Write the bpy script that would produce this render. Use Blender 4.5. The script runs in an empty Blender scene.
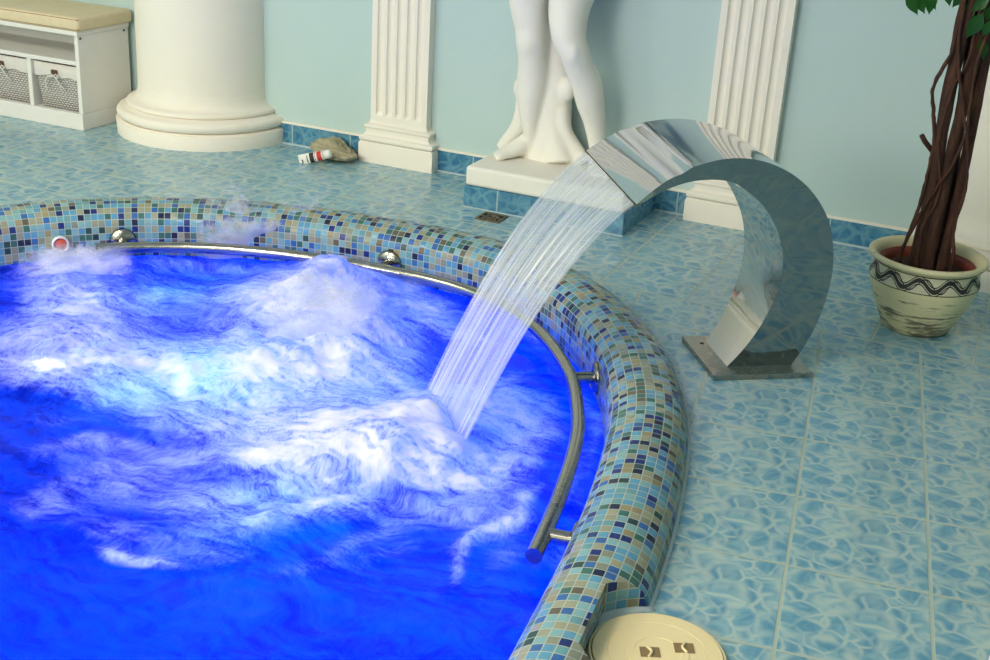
import bpy, bmesh, math, random
from mathutils import Vector, Matrix, noise, Quaternion
random.seed(7)
PI = math.pi
sc = bpy.context.scene
COL = sc.collection
V = Vector

# ------------------------------------------------------------------ camera
FPX = 1263.2
R_ = V((0.9074, 0.4167, 0.0551)); U_ = V((-0.2072, 0.3292, 0.9213)); W_ = V((-0.3658, 0.8473, -0.3850))
CAM = V((0, 0, 1.4865))
cd = bpy.data.cameras.new('camera'); co = bpy.data.objects.new('camera', cd); COL.objects.link(co)
cd.sensor_width = 36; cd.lens = FPX * 36 / 990; cd.clip_start = 0.02
m = Matrix((R_.normalized(), U_.normalized(), (-W_).normalized())).transposed().to_4x4(); m.translation = CAM
co.matrix_world = m
sc.camera = co
def at(px, py, z=0.0):          # survey helper: point of the photograph -> place at height z
    d = R_ * ((px - 495) / FPX) + U_ * ((330 - py) / FPX) + W_
    return CAM + d * ((z - CAM.z) / d.z)

# ------------------------------------------------------------------ materials
def srgb(r, g, b):
    f = lambda c: (c / 255 / 12.92) if c / 255 <= .04045 else ((c / 255 + .055) / 1.055) ** 2.4
    return (f(r), f(g), f(b), 1)
class NT:
    def __init__(s, name):
        s.m = bpy.data.materials.new(name); s.m.use_nodes = True; s.t = s.m.node_tree
        s.t.nodes.clear(); s.out = s.n('ShaderNodeOutputMaterial')
    def n(s, typ, ins=None, **kw):
        nd = s.t.nodes.new(typ)
        for k, v in kw.items(): setattr(nd, k, v)
        for k, v in (ins or {}).items(): s.set(nd, k, v)
        return nd
    def set(s, nd, k, v):
        i = nd.inputs[k]
        if hasattr(v, 'is_linked') or isinstance(v, bpy.types.NodeSocket): s.t.links.new(v, i)
        elif isinstance(v, bpy.types.Node): s.t.links.new(v.outputs[0], i)
        else:
            i.default_value = v
    def math(s, op, a, b=0.0, c=0.0, clamp=False):
        return s.n('ShaderNodeMath', {0: a, 1: b, 2: c}, operation=op, use_clamp=clamp).outputs[0]
    def vmath(s, op, a, b=(0, 0, 0)):
        nd = s.n('ShaderNodeVectorMath', {0: a, 1: b}, operation=op); return nd.outputs[0]
    def mix(s, f, a, b, blend='MIX'):
        nd = s.n('ShaderNodeMix', data_type='RGBA', blend_type=blend)
        for i, v in ((0, f), (6, a), (7, b)):
            if isinstance(v, (bpy.types.NodeSocket,)): s.t.links.new(v, nd.inputs[i])
            else: nd.inputs[i].default_value = v
        return nd.outputs[2]
    def ramp(s, f, stops, interp='LINEAR'):
        nd = s.n('ShaderNodeValToRGB', {0: f}); cr = nd.color_ramp; cr.interpolation = interp
        while len(cr.elements) < len(stops): cr.elements.new(0.5)
        for e, (p, c) in zip(cr.elements, stops): e.position = p; e.color = c
        return nd.outputs[0]
    def sstep(s, x, a, b, lo=0.0, hi=1.0):
        return s.n('ShaderNodeMapRange', {0: x, 1: a, 2: b, 3: lo, 4: hi}, interpolation_type='SMOOTHSTEP').outputs[0]
    def noise(s, vec, scale, detail=3.0, rough=.5, dist=0.0):
        return s.n('ShaderNodeTexNoise', {'Vector': vec, 'Scale': scale, 'Detail': detail, 'Roughness': rough, 'Distortion': dist}).outputs[0]
    def bump(s, h, strength=.3, dist=.01):
        return s.n('ShaderNodeBump', {'Height': h, 'Strength': strength, 'Distance': dist}).outputs[0]
    def bsdf(s, **kw):
        nd = s.n('ShaderNodeBsdfPrincipled')
        for k, v in kw.items(): s.set(nd, k.replace('_', ' '), v)
        return nd
    def end(s, sh):
        s.t.links.new(sh if isinstance(sh, bpy.types.NodeSocket) else sh.outputs[0], s.out.inputs[0]); return s.m
def coord(k, out='Object'): return k.n('ShaderNodeTexCoord').outputs[out]

def plain(name, c, rough=.5, metal=0.0, var=.08, scale=12, bump=0.0, spec=.5):
    k = NT(name); co_ = coord(k)
    nz = k.noise(co_, scale, 4)
    c2 = tuple(x * (1 - var * 2) for x in c[:3]) + (1,)
    c1 = tuple(min(1, x * (1 + var)) for x in c[:3]) + (1,)
    col = k.mix(nz, c2, c1)
    b = k.bsdf(Base_Color=col, Roughness=rough, Metallic=metal)
    b.inputs['Specular IOR Level'].default_value = spec
    if bump: k.set(b, 'Normal', k.bump(k.noise(co_, scale * 4, 4), bump, .004))
    return k.end(b)

M = {}
M['wall'] = plain('wall_paint', srgb(192, 213, 210), .75, var=.03, scale=1.5, bump=.05, spec=.2)
M['ceiling'] = plain('ceiling_paint', srgb(225, 225, 220), .9, var=.02)
M['plaster'] = plain('white_plaster', srgb(243, 236, 222), .6, var=.02, scale=6, bump=.04, spec=.25)
M['marble'] = plain('statue_plaster', srgb(242, 238, 226), .5, var=.04, scale=8, bump=.06, spec=.3)
M['grout'] = plain('grout', srgb(190, 206, 208), .8, var=.1, scale=30)
M['white_wood'] = plain('white_painted_wood', srgb(232, 230, 224), .45, var=.03, scale=10)
M['screw'] = plain('screw', srgb(90, 85, 80), .4, .6)
M['cushion'] = plain('cushion_fabric', srgb(222, 206, 172), .85, var=.06, scale=40, bump=.1, spec=.1)
M['piping'] = plain('cushion_piping', srgb(176, 128, 96), .85)
M['liner'] = plain('basket_liner', srgb(218, 214, 208), .9, var=.05, scale=30, bump=.2, spec=.1)
M['leather'] = plain('handle_leather', srgb(92, 66, 52), .6)
M['lid'] = plain('cream_plastic', srgb(240, 222, 172), .42, var=.015, scale=4)
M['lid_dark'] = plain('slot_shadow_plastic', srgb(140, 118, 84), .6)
M['rag'] = plain('grey_rag', srgb(176, 168, 140), .95, var=.14, scale=26, bump=.5, spec=.1)
M['tube_white'] = plain('white_tube', srgb(235, 234, 228), .4, var=.02)
M['tube_red'] = plain('red_print', srgb(200, 48, 40), .5)
M['tube_black'] = plain('black_print', srgb(38, 36, 36), .5)
M['drain'] = plain('drain_metal', srgb(122, 112, 88), .5, .5, var=.3, scale=60)
M['drain_hole'] = plain('drain_hole', srgb(30, 30, 26), .8)
M['terracotta'] = plain('terracotta_plastic', srgb(132, 52, 34), .6, var=.1)
M['soil'] = plain('soil', srgb(58, 34, 22), .95, var=.4, scale=60, bump=.8)
M['towel'] = plain('white_towel', srgb(226, 224, 228), .95, var=.03, scale=60, bump=.3, spec=.05)
M['ring'] = plain('clear_white_ring', srgb(225, 228, 232), .25)
M['red_cap'] = plain('red_button', srgb(228, 96, 70), .3, var=.3, scale=40)
M['dark_gap'] = plain('dark_gap', srgb(20, 20, 20), .8)
M['basin'] = plain('basin_tile', srgb(120, 170, 220), .5)

def steel(name, c, rough, bumpy=0.0, scale=6, br=0.0):
    k = NT(name); o = coord(k)
    b = k.bsdf(Base_Color=c, Metallic=1.0)
    k.set(b, 'Roughness', k.sstep(k.noise(o, 30, 4), .3, .7, rough * .7, rough * 1.3))
    if bumpy: k.set(b, 'Normal', k.bump(k.noise(o, scale, 2, .5, .6), bumpy, .02))
    return k.end(b)
M['mirror_steel'] = steel('polished_steel', (.60, .61, .60, 1), .05, .035, 5)
M['side_steel'] = steel('darkened_rippled_steel', (.34, .37, .37, 1), .07, .6, 4.5)  # spout sides: ripples by bump, their darker reflections put into the base colour
M['plate_steel'] = steel('plate_steel', (.34, .33, .30, 1), .3)
M['rail_steel'] = steel('rail_steel', (.42, .39, .33, 1), .17, .05, 45)

# --- water-print ceramic tile, laid in two fields
def water_print(k, uvw, dark, mid, light):
    w = k.noise(uvw, 2.6, 2); 
    wv = k.n('ShaderNodeTexNoise', {'Vector': uvw, 'Scale': 3.6, 'Detail': 1.0}).outputs[1]
    p = k.vmath('ADD', uvw, k.vmath('MULTIPLY', k.vmath('SUBTRACT', wv, (.5, .5, .5)), (.20, .20, .20)))
    def net(scale, width):
        v = k.n('ShaderNodeTexVoronoi', {'Vector': p, 'Scale': scale}, feature='DISTANCE_TO_EDGE').outputs[0]
        return k.math('POWER', k.sstep(v, 0.0, width, 1.0, 0.0), 1.3)
    n1 = net(3.6, .20); n2 = net(6.0, .20)
    sel = k.noise(uvw, 3.3, 2)
    lines = k.math('MAXIMUM', k.math('MULTIPLY', n1, k.sstep(sel, .3, .62)), k.math('MULTIPLY', n2, k.sstep(sel, .66, .36)))
    base = k.mix(k.sstep(k.noise(uvw, 5.0, 4, .6, .8), .32, .68), dark, mid)
    return k.mix(k.math('MULTIPLY', lines, .75), base, light)

def tile_floor():
    k = NT('floor_tile'); o = coord(k)
    sx = k.n('ShaderNodeSeparateXYZ', {0: o})
    x, y = sx.outputs[0], sx.outputs[1]
    T = .0042
    def cell(u, v, w, h):
        a = k.math('DIVIDE', u, w); b = k.math('DIVIDE', v, h)
        fa = k.math('FRACT', a); fb = k.math('FRACT', b)
        ea = k.math('MULTIPLY', k.math('MINIMUM', fa, k.math('SUBTRACT', 1.0, fa)), w)
        eb = k.math('MULTIPLY', k.math('MINIMUM', fb, k.math('SUBTRACT', 1.0, fb)), h)
        e = k.math('MINIMUM', ea, eb)
        return fa, fb, e
    # back field
    bu = k.math('SUBTRACT', x, -2.4988 - .3042 * 20); 
    bv = k.math('ADD', k.math('SUBTRACT', y, 3.822 - .312 * 20), k.math('MULTIPLY', k.math('ADD', x, .4), .03))
    fa, fb, e1 = cell(bu, bv, .3042, .312)
    # front field
    c, s_ = math.cos(math.radians(8.2)), math.sin(math.radians(8.2))
    dx = k.math('SUBTRACT', x, -.2771); dy = k.math('SUBTRACT', y, 2.0998)
    fu = k.math('ADD', k.math('ADD', k.math('MULTIPLY', dx, c), k.math('MULTIPLY', dy, s_)), .30 * 20)
    fv = k.math('ADD', k.math('SUBTRACT', k.math('MULTIPLY', dy, c), k.math('MULTIPLY', dx, s_)), .3152 * 20)
    ga, gb, e2 = cell(fu, fv, .30, .3152)
    yb = k.math('SUBTRACT', 3.822, k.math('MULTIPLY', k.math('ADD', x, .4), .03))
    db = k.math('SUBTRACT', y, yb)
    # the field behind the seam, and everything left of the pool
    isb = k.math('MAXIMUM', k.math('GREATER_THAN', db, 0.0), k.math('LESS_THAN', x, -1.6))
    seam = k.math('ABSOLUTE', k.math('ADD', db, k.math('MULTIPLY', k.math('LESS_THAN', x, -1.6), 5.0)))
    mixf = lambda a, b: k.math('ADD', k.math('MULTIPLY', isb, a), k.math('MULTIPLY', k.math('SUBTRACT', 1.0, isb), b))
    e = k.math('MINIMUM', mixf(e1, e2), seam)
    uv = k.n('ShaderNodeCombineXYZ', {0: mixf(fa, ga), 1: mixf(fb, gb), 2: k.math('MULTIPLY', isb, 3.0)}).outputs[0]
    col = water_print(k, uv, srgb(88, 146, 176), srgb(130, 176, 190), srgb(190, 208, 198))
    g = k.sstep(e, T * .75, T * 1.1, 1.0, 0.0)
    nz = k.noise(o, 9, 3)
    grout = k.mix(nz, srgb(150, 172, 165), srgb(190, 200, 184))
    fin = k.mix(g, col, grout)
    b = k.bsdf(Base_Color=fin, Roughness=k.sstep(g, 0, 1, .22, .8))
    k.set(b, 'Normal', k.bump(k.math('SUBTRACT', 1.0, g), .35, .003))
    return k.end(b)
M['floor'] = tile_floor()

def tile_border(name, w, off, axis=0):
    k = NT(name); o = coord(k)
    sx = k.n('ShaderNodeSeparateXYZ', {0: o})
    x = sx.outputs[axis]
    a = k.math('DIVIDE', k.math('ADD', x, off + w * 30), w); fa = k.math('FRACT', a)
    ea = k.math('MULTIPLY', k.math('MINIMUM', fa, k.math('SUBTRACT', 1.0, fa)), w)
    e = ea
    g = k.sstep(e, .002, .0032, 1.0, 0.0)
    sc_ = k.vmath('MULTIPLY', o, (3.3, 3.3, 3.3))
    col = water_print(k, sc_, srgb(48, 106, 146), srgb(76, 136, 166), srgb(118, 168, 182))
    fin = k.mix(g, col, srgb(170, 195, 195))
    b = k.bsdf(Base_Color=fin, Roughness=.22)
    k.set(b, 'Normal', k.bump(k.math('SUBTRACT', 1.0, g), .3, .003))
    return k.end(b)

def mosaic():
    k = NT('glass_mosaic'); uv = coord(k, 'UV')
    fl = k.vmath('FLOOR', uv); fr = k.vmath('FRACTION', uv)
    wn = k.n('ShaderNodeTexWhiteNoise', {'Vector': fl}, noise_dimensions='2D')
    pal = [(.00, srgb(84, 146, 178)), (.17, srgb(120, 166, 172)), (.30, srgb(148, 150, 126)), (.45, srgb(100, 152, 160)),
           (.55, srgb(50, 102, 96)), (.645, srgb(134, 140, 124)), (.72, srgb(44, 100, 164)), (.79, srgb(4, 40, 116)),
           (.85, srgb(2, 20, 66)), (.905, srgb(96, 90, 76)), (.945, srgb(30, 70, 72)), (.975, srgb(152, 142, 108))]
    tile = k.ramp(wn.outputs[0], pal, 'CONSTANT')
    streak = k.noise(k.vmath('MULTIPLY', uv, (1.2, 5.0, 1)), 1.0, 3)
    tile = k.mix(k.math('MULTIPLY', streak, .05), tile, (.75, .80, .74, 1))
    s = k.n('ShaderNodeSeparateXYZ', {0: fr})
    mn = lambda q: k.math('MINIMUM', q, k.math('SUBTRACT', 1.0, q))
    e = k.math('MINIMUM', mn(s.outputs[0]), mn(s.outputs[1]))
    g = k.sstep(e, .035, .065, 1.0, 0.0)
    col = k.mix(g, tile, srgb(172, 182, 170))
    rr = k.sstep(wn.outputs[0], 0, 1, .18, .34)
    b = k.bsdf(Base_Color=col, Roughness=k.math('MAXIMUM', rr, k.math('MULTIPLY', g, .7))); b.inputs['Specular IOR Level'].default_value = .28
    jit = k.vmath('MULTIPLY', k.vmath('SUBTRACT', wn.outputs[1], (.5, .5, .5)), (.22, .22, .22))
    nn_ = k.vmath('NORMALIZE', k.vmath('ADD', k.n('ShaderNodeNewGeometry').outputs['Normal'], jit))
    k.set(b, 'Normal', k.n('ShaderNodeBump', {'Height': k.math('SUBTRACT', 1.0, g), 'Strength': .4, 'Distance': .003, 'Normal': nn_}).outputs[0])
    return k.end(b)
M['mosaic'] = mosaic()

# ------------------------------------------------------------------ object helpers
def link(o, parent=None):
    COL.objects.link(o)
    if parent: o.parent = parent
    return o
def obj(name, bm, mat, parent=None, smooth=True, recalc=True):
    if recalc: bmesh.ops.recalc_face_normals(bm, faces=bm.faces[:])
    me = bpy.data.meshes.new(name); bm.to_mesh(me); bm.free()
    for p in me.polygons: p.use_smooth = smooth
    for mm in (mat if isinstance(mat, (list, tuple)) else [mat]): me.materials.append(mm)
    return link(bpy.data.objects.new(name, me), parent)
def crisp(o, ang=35):
    me = o.data
    b = bmesh.new(); b.from_mesh(me)
    for e in b.edges:
        if len(e.link_faces) == 2 and e.calc_face_angle(0) > math.radians(ang): e.smooth = False
    b.to_mesh(me); b.free(); return o
def bevel(o, w=.004, seg=2, ang=40):
    md = o.modifiers.new('bevel', 'BEVEL'); md.width = w; md.segments = seg; md.limit_method = 'ANGLE'; md.angle_limit = math.radians(ang); return o
def tag(o, label, cat, group=None, kind=None):
    o['label'] = label; o['category'] = cat
    if group: o['group'] = group
    if kind: o['kind'] = kind
    return o
def thing(name, label, cat, loc=(0, 0, 0), group=None, rz=0):
    o = bpy.data.objects.new(name, None); o.empty_display_size = .1; COL.objects.link(o)
    o.location = loc; o.rotation_euler.z = rz
    return tag(o, label, cat, group)
def struct(o): o['kind'] = 'structure'; return o
def box(bm, x0, x1, y0, y1, z0, z1, mi=0):
    vs = [bm.verts.new(p) for p in ((x0, y0, z0), (x1, y0, z0), (x1, y1, z0), (x0, y1, z0), (x0, y0, z1), (x1, y0, z1), (x1, y1, z1), (x0, y1, z1))]
    for f in ((0, 3, 2, 1), (4, 5, 6, 7), (0, 1, 5, 4), (1, 2, 6, 5), (2, 3, 7, 6), (3, 0, 4, 7)):
        bm.faces.new([vs[i] for i in f]).material_index = mi
def boxobj(name, dims, mat, parent=None, bev=.003):
    bm = bmesh.new(); box(bm, *dims); o = obj(name, bm, mat, parent, smooth=False)
    if bev: bevel(o, bev, 2)
    return o
def loft(bm, rings, cap=True, closed=True):
    vr = [[bm.verts.new(p) for p in r] for r in rings]
    n = len(vr[0])
    for a, b in zip(vr[:-1], vr[1:]):
        for i in range(n if closed else n - 1):
            j = (i + 1) % n
            bm.faces.new((a[i], a[j], b[j], b[i]))
    if cap and closed:
        bm.faces.new(vr[0][::-1]); bm.faces.new(vr[-1])
    return vr
def lathe(bm, prof, n=64, c=(0, 0, 0), a0=0, a1=2 * PI, cap=False):
    full = abs(a1 - a0 - 2 * PI) < 1e-6
    rings = []
    for r, z in prof:
        k = n if full else n + 1
        rings.append([(c[0] + r * math.cos(a0 + (a1 - a0) * i / n), c[1] + r * math.sin(a0 + (a1 - a0) * i / n), c[2] + z) for i in range(k)])
    return loft(bm, rings, cap, full)
def tube(bm, pts, rad, n=10, cap=True):
    pts = [V(p) for p in pts]; N = len(pts)
    rads = rad if isinstance(rad, (list, tuple)) else [rad] * N
    T = []
    for i in range(N):
        t = (pts[min(i + 1, N - 1)] - pts[max(i - 1, 0)]).normalized(); T.append(t)
    ref = V((0, 0, 1)) if abs(T[0].z) < .9 else V((1, 0, 0))
    x = T[0].cross(ref).normalized(); rings = []
    for i in range(N):
        x = (x - T[i] * x.dot(T[i])).normalized(); y = T[i].cross(x)
        rings.append([pts[i] + (x * math.cos(2 * PI * k / n) + y * math.sin(2 * PI * k / n)) * rads[i] for k in range(n)])
    return loft(bm, rings, cap)
def catmull(P, n, closed=False):
    P = [V(p) for p in P]; out = []; N = len(P)
    segs = N if closed else N - 1
    for i in range(segs):
        if closed: a, b, c, d = P[i - 1], P[i], P[(i + 1) % N], P[(i + 2) % N]
        else: a, b, c, d = P[max(i - 1, 0)], P[i], P[i + 1], P[min(i + 2, N - 1)]
        for k in range(n):
            t = k / n
            out.append(.5 * ((2 * b) + (c - a) * t + (2 * a - 5 * b + 4 * c - d) * t * t + (3 * b - a - 3 * c + d) * t ** 3))
    if not closed: out.append(P[-1])
    return out
def resample(P, n, closed=False):
    Q = P + [P[0]] if closed else P
    L = [0]
    for a, b in zip(Q[:-1], Q[1:]): L.append(L[-1] + (b - a).length)
    out = []; j = 0
    for k in range(n):
        s = L[-1] * k / (n if closed else n - 1)
        while j < len(L) - 2 and L[j + 1] < s: j += 1
        t = (s - L[j]) / max(L[j + 1] - L[j], 1e-9); out.append(Q[j].lerp(Q[j + 1], min(1, t)))
    return out, L[-1]
def sstep(a, b, x):
    t = min(1, max(0, (x - a) / (b - a))); return t * t * (3 - 2 * t)

# ------------------------------------------------------------------ pool outline (crest of the rim)
CREST = [(-.555, 1.2), (-.580, 1.5), (-.608, 1.8), (-.652, 2.2), (-.705, 2.52), (-.785, 2.86), (-.87, 3.08), (-.99, 3.31), (-1.21, 3.575), (-1.48, 3.765),
         (-1.74, 3.84), (-2.04, 3.845), (-2.43, 3.79), (-2.79, 3.655), (-3.09, 3.44), (-3.33, 3.15), (-3.5, 2.82), (-3.62, 2.4), (-3.69, 1.8), (-3.68, 1.2),
         (-3.5, .62), (-3.0, .2), (-2.1, .03), (-1.2, .2), (-.75, .6)]
cr = catmull([(x, y, 0) for x, y in CREST], 24, True)
cr, LEN = resample(cr, 1800, True)
for _ in range(220): cr = [(cr[i - 1] + cr[i] * 2 + cr[(i + 1) % len(cr)]) / 4 for i in range(len(cr))]
cr, LEN = resample(cr, 1800, True)
NC = len(cr)
nrm = []
for i in range(NC):
    t = (cr[(i + 2) % NC] - cr[i - 2]).normalized(); nrm.append(V((t.y, -t.x, 0)))   # outwards
ctr = sum(cr, V()) / NC
if (cr[0] - ctr).dot(nrm[0]) < 0: nrm = [-n for n in nrm]
HA, HB = .105, .075
ZW = -.11
LC, LR, RCUT = V((-.470, 1.957, 0)), .127, .168
def outw(i):
    a = HA
    for k in range(0, 53):
        t = k * .002
        if (cr[i] + nrm[i] * t - LC).length < RCUT: a = t; break
    return max(.022, a)
AO = [outw(i) for i in range(NC)]
AO = [max(.02, AO[i]) for i in range(NC)]
PITCH = .0247
NU = round(LEN / PITCH)
def inside_inner(p, extra=0.0):
    # signed distance to the inner wall (positive inside)
    best = 1e9; bi = 0
    for i in range(0, NC, 12):
        d = (cr[i].x - p.x) ** 2 + (cr[i].y - p.y) ** 2
        if d < best: best = d; bi = i
    for i in range(bi - 12, bi + 13):
        d = (cr[i % NC].x - p.x) ** 2 + (cr[i % NC].y - p.y) ** 2
        if d < best: best = d; bi = i % NC
    return -(p - cr[bi]).dot(nrm[bi]) - HA

pool = thing('whirlpool_pool', 'oval sunken whirlpool pool with a rounded rim of blue and beige glass mosaic', 'pool', (-2.1, 1.9, 0))
def rel(o):     # keep world placement of a part built in world coordinates
    o.location = -o.parent.location; return o
bm = bmesh.new(); uvl = bm.loops.layers.uv.new('UVMap')
prof = []
nq = 12
vr = []
for i in range(NC):
    row = []; ao = AO[i]
    pts = []
    for k in range(nq + 1):                     # outer quarter, from floor to crest
        t0 = math.acos(min(1, ao / HA)); t = t0 + (PI / 2 - t0) * k / nq
        pts.append((HA * math.cos(t), HB * math.sin(t)))
    for k in range(1, nq + 1):
        t = PI / 2 * k / nq
        pts.append((-HA * math.sin(t), HB * math.cos(t)))
    for z in (-.05, -.11, -.2, -.5, -.95): pts.append((-HA, z))
    pts.insert(0, (pts[0][0], pts[0][1] - .02 if ao > HA - .001 else pts[0][1] - .0005))
    s = [0]
    for a, b in zip(pts[:-1], pts[1:]): s.append(s[-1] + math.hypot(a[0] - b[0], a[1] - b[1]))
    s0 = s[nq + 1]
    for (d, z), ss in zip(pts, s):
        p = cr[i] + nrm[i] * d; row.append((bm.verts.new((p.x, p.y, z)), (ss - s0) / PITCH))
    vr.append(row)
for i in range(NC):
    j = (i + 1) % NC
    for k in range(len(vr[0]) - 1):
        q = [vr[i][k], vr[i][k + 1], vr[j][k + 1], vr[j][k]]
        f = bm.faces.new([x[0] for x in q])
        us = [i, i, i + 1, i + 1]
        for l, x, u in zip(f.loops, q, us): l[uvl].uv = (u * NU / NC, x[1] + 40.5)
# upright face of the notch round the lid
cut = [i for i in range(NC) if AO[i] < HA - .0005]
cut = sorted(cut, key=lambda i: (i + NC // 2) % NC)
cl = [cr[i] + nrm[i] * AO[i] for i in [(cut[0] - 1) % NC] + cut + [(cut[-1] + 1) % NC]]
zt = [HB * math.sin(math.acos(min(1, AO[i] / HA))) for i in [(cut[0] - 1) % NC] + cut + [(cut[-1] + 1) % NC]]
sl = [0]
for a, b in zip(cl[:-1], cl[1:]): sl.append(sl[-1] + (b - a).length)
lo = [bm.verts.new((p.x, p.y, 0)) for p in cl]; hi = [bm.verts.new((p.x, p.y, z)) for p, z in zip(cl, zt)]
for i in range(len(cl) - 1):
    f = bm.faces.new((lo[i], lo[i + 1], hi[i + 1], hi[i]))
    for l, (u, v_) in zip(f.loops, ((sl[i], 0), (sl[i + 1], 0), (sl[i + 1], zt[i + 1]), (sl[i], zt[i]))): l[uvl].uv = (u / PITCH + 3.3, v_ / PITCH + 90.04)
rim = rel(crisp(obj('mosaic_rim', bm, M['mosaic'], pool), 40))
# basin floor
bm = bmesh.new()
ring = [bm.verts.new((*(cr[i] - nrm[i] * (HA - .005)).xy, -.95)) for i in range(0, NC, 12)]
bm.faces.new(ring); rel(obj('basin_floor', bm, M['basin'], pool, smooth=False))
# grout seam round the outside
bm = bmesh.new(); rows = []
for i in range(NC):
    a = AO[i]; p = cr[i] + nrm[i] * (a - .006); q = cr[i] + nrm[i] * (a + (.007 if a > .1 else .03)); 
    rows.append((bm.verts.new((p.x, p.y, .004)), bm.verts.new((q.x, q.y, .003)), bm.verts.new((q.x, q.y, .0))))
for i in range(NC):
    j = (i + 1) % NC
    for k in (0, 1): bm.faces.new((rows[i][k], rows[i][k + 1], rows[j][k + 1], rows[j][k]))
bm2 = bm
for a in range(64):
    pass
seam = rel(obj('grout_seam', bm, M['grout'], pool))

# ------------------------------------------------------------------ floor and room
X0, X1, Y0, Y1, ZC = -5.6, 2.2, -2.6, 4.775, 2.9
bm = bmesh.new()
o4 = [bm.verts.new(p) for p in ((X0, Y0, 0), (X1, Y0, 0), (X1, Y1, 0), (X0, Y1, 0))]
il = [bm.verts.new((*(cr[i] + nrm[i] * (AO[i] - .012)).xy, 0)) for i in range(0, NC, 8)]
ed = [bm.edges.new((o4[i], o4[(i + 1) % 4])) for i in range(4)] + [bm.edges.new((il[i], il[(i + 1) % len(il)])) for i in range(len(il))]
bmesh.ops.triangle_fill(bm, use_beauty=True, use_dissolve=False, edges=ed, normal=(0, 0, 1))
for f in bm.faces:
    f.normal_update()
    if f.normal.z < 0: f.normal_flip()
struct(obj('floor', bm, M['floor'], smooth=False, recalc=False))
def slab(name, d, mat): return struct(boxobj(name, d, mat, bev=0))
slab('wall_back', (X0 - .1, X1 + .1, Y1, Y1 + .1, -.02, ZC), M['wall'])
slab('wall_left', (X0 - .1, X0, Y0, Y1, -.02, ZC), M['wall'])
slab('wall_right', (X1, X1 + .1, Y0, Y1, -.02, ZC), M['wall'])
slab('wall_front', (X0 - .1, X1 + .1, Y0 - .1, Y0, -.02, ZC), M['wall'])
slab('ceiling', (X0 - .1, X1 + .1, Y0 - .1, Y1 + .1, ZC, ZC + .1), M['ceiling'])
M['border'] = tile_border('border_tile', .303, 3.1133)
def baseboard(name, x0, x1):
    bm = bmesh.new(); box(bm, x0, x1, Y1 - .012, Y1, 0, .092); o = struct(obj(name, bm, M['border'], smooth=False))
    return o
baseboard('baseboard_back', X0, X1)
bm = bmesh.new(); box(bm, X0, X1, Y1 - .016, Y1, .092, .103)
struct(bevel(obj('trim_1', bm, M['plaster'], smooth=False), .003))
bm = bmesh.new(); box(bm, X0, X1, Y1 - .02, Y1 - .012, 0, .006)
struct(obj('trim_2', bm, M['grout'], smooth=False))

# ------------------------------------------------------------------ columns and pilasters
def column(label, c, sc_=1.0, sb_=1.0):
    t = thing('round_column', label, 'column', (c[0], c[1], 0), 'round white columns')
    bm = bmesh.new()
    prof = [(.40, 0), (.40, .062), (.396, .066), (.386, .068), (.386, .072)]
    for k in range(9):                                   # lower torus
        a = -PI / 2 + PI * k / 8; prof.append((.368 + .026 * math.cos(a), .096 + .025 * math.sin(a)))
    prof += [(.352, .124), (.348, .128)]
    for k in range(7): 
        a = -PI / 2 + PI * k / 6; prof.append((.336 + .013 * math.cos(a), .140 + .012 * math.sin(a)))
    prof += [(.325, .155), (.312, .163), (.302, .176), (.296, .195), (.293, .22), (.285, .22), (0.02, .22)]
    lathe(bm, [(r * (sb_ + (sc_ - sb_) * min(1, z / .2)), z) for r, z in prof], 96); crisp(obj('column_base', bm, M['plaster'], t), 50)
    bm = bmesh.new()
    lathe(bm, [(r * sc_, z) for r, z in ((.293, .2195), (.2925, .6), (.291, 1.4), (.285, 2.2), (.275, ZC))], 96); obj('column_shaft', bm, M['plaster'], t)
    return t
column('round white column standing beside the storage bench', (-3.578, 4.77), 1.06, 1.03)
column('round white column half hidden behind the potted tree', (-.03, 4.895), 1.0)

def pilaster(label, x0, x1, nf):
    cx = (x0 + x1) / 2
    t = thing('fluted_pilaster', label, 'pilaster', (cx, Y1, 0), 'fluted white pilasters')
    w = (x1 - x0) / 2; d = .045
    # shaft cross-section with flutes, lofted upward; flutes fade in near the foot
    n = 200
    def section(z):
        f = sstep(.205, .225, z); pts = []
        m_ = w * .14; span = 2 * w - 2 * m_
        for i in range(n + 1):
            x = -w + 2 * w * i / n; y = -d
            q = (x + w - m_) / span * nf
            if 0 < q < nf:
                fr = q - math.floor(q); h = (fr - .5) / .34
                if abs(h) < 1: y += f * .013 * math.sqrt(1 - h * h)
            pts.append((x, y, z))
        return [(-w, 0, z)] + pts + [(w, 0, z)]
    bm = bmesh.new()
    zs = [.185, .20] + [.205 + .002 * i for i in range(11)] + [.3, .8, 1.6, ZC]
    loft(bm, [section(z) for z in zs], cap=False, closed=False)
    crisp(obj('pilaster_shaft', bm, M['plaster'], t), 28)
    # moulded base
    prof = [(.045, 0), (.045, .082), (.041, .088), (.040, .092)]
    for k in range(7): 
        a = -PI / 2 + PI * k / 6; prof.append((.030 + .014 * math.cos(a), .106 + .013 * math.sin(a)))
    prof += [(.026, .122), (.019, .128), (.016, .138), (.018, .146)]
    for k in range(6):
        a = -PI / 2 + PI * k / 5; prof.append((.016 + .008 * math.cos(a), .158 + .009 * math.sin(a)))
    prof += [(.010, .169), (.004, .174), (.001, .187), (-.004, .187)]
    bm = bmesh.new(); rings = []
    for e, z in prof:
        rings.append([(-w - e, 0, z), (-w - e, -d - e * .55, z), (w + e, -d - e * .55, z), (w + e, 0, z)])
    vr_ = loft(bm, rings, cap=False, closed=False); bm.faces.new(vr_[-1])
    crisp(obj('pilaster_base', bm, M['plaster'], t, smooth=True), 40)
    return t
pilaster('fluted white pilaster between the big round column and the statue', -2.69, -2.417, 5)
pilaster('fluted white pilaster rising behind the steel fountain spout', -1.205, -.932, 5)

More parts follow.
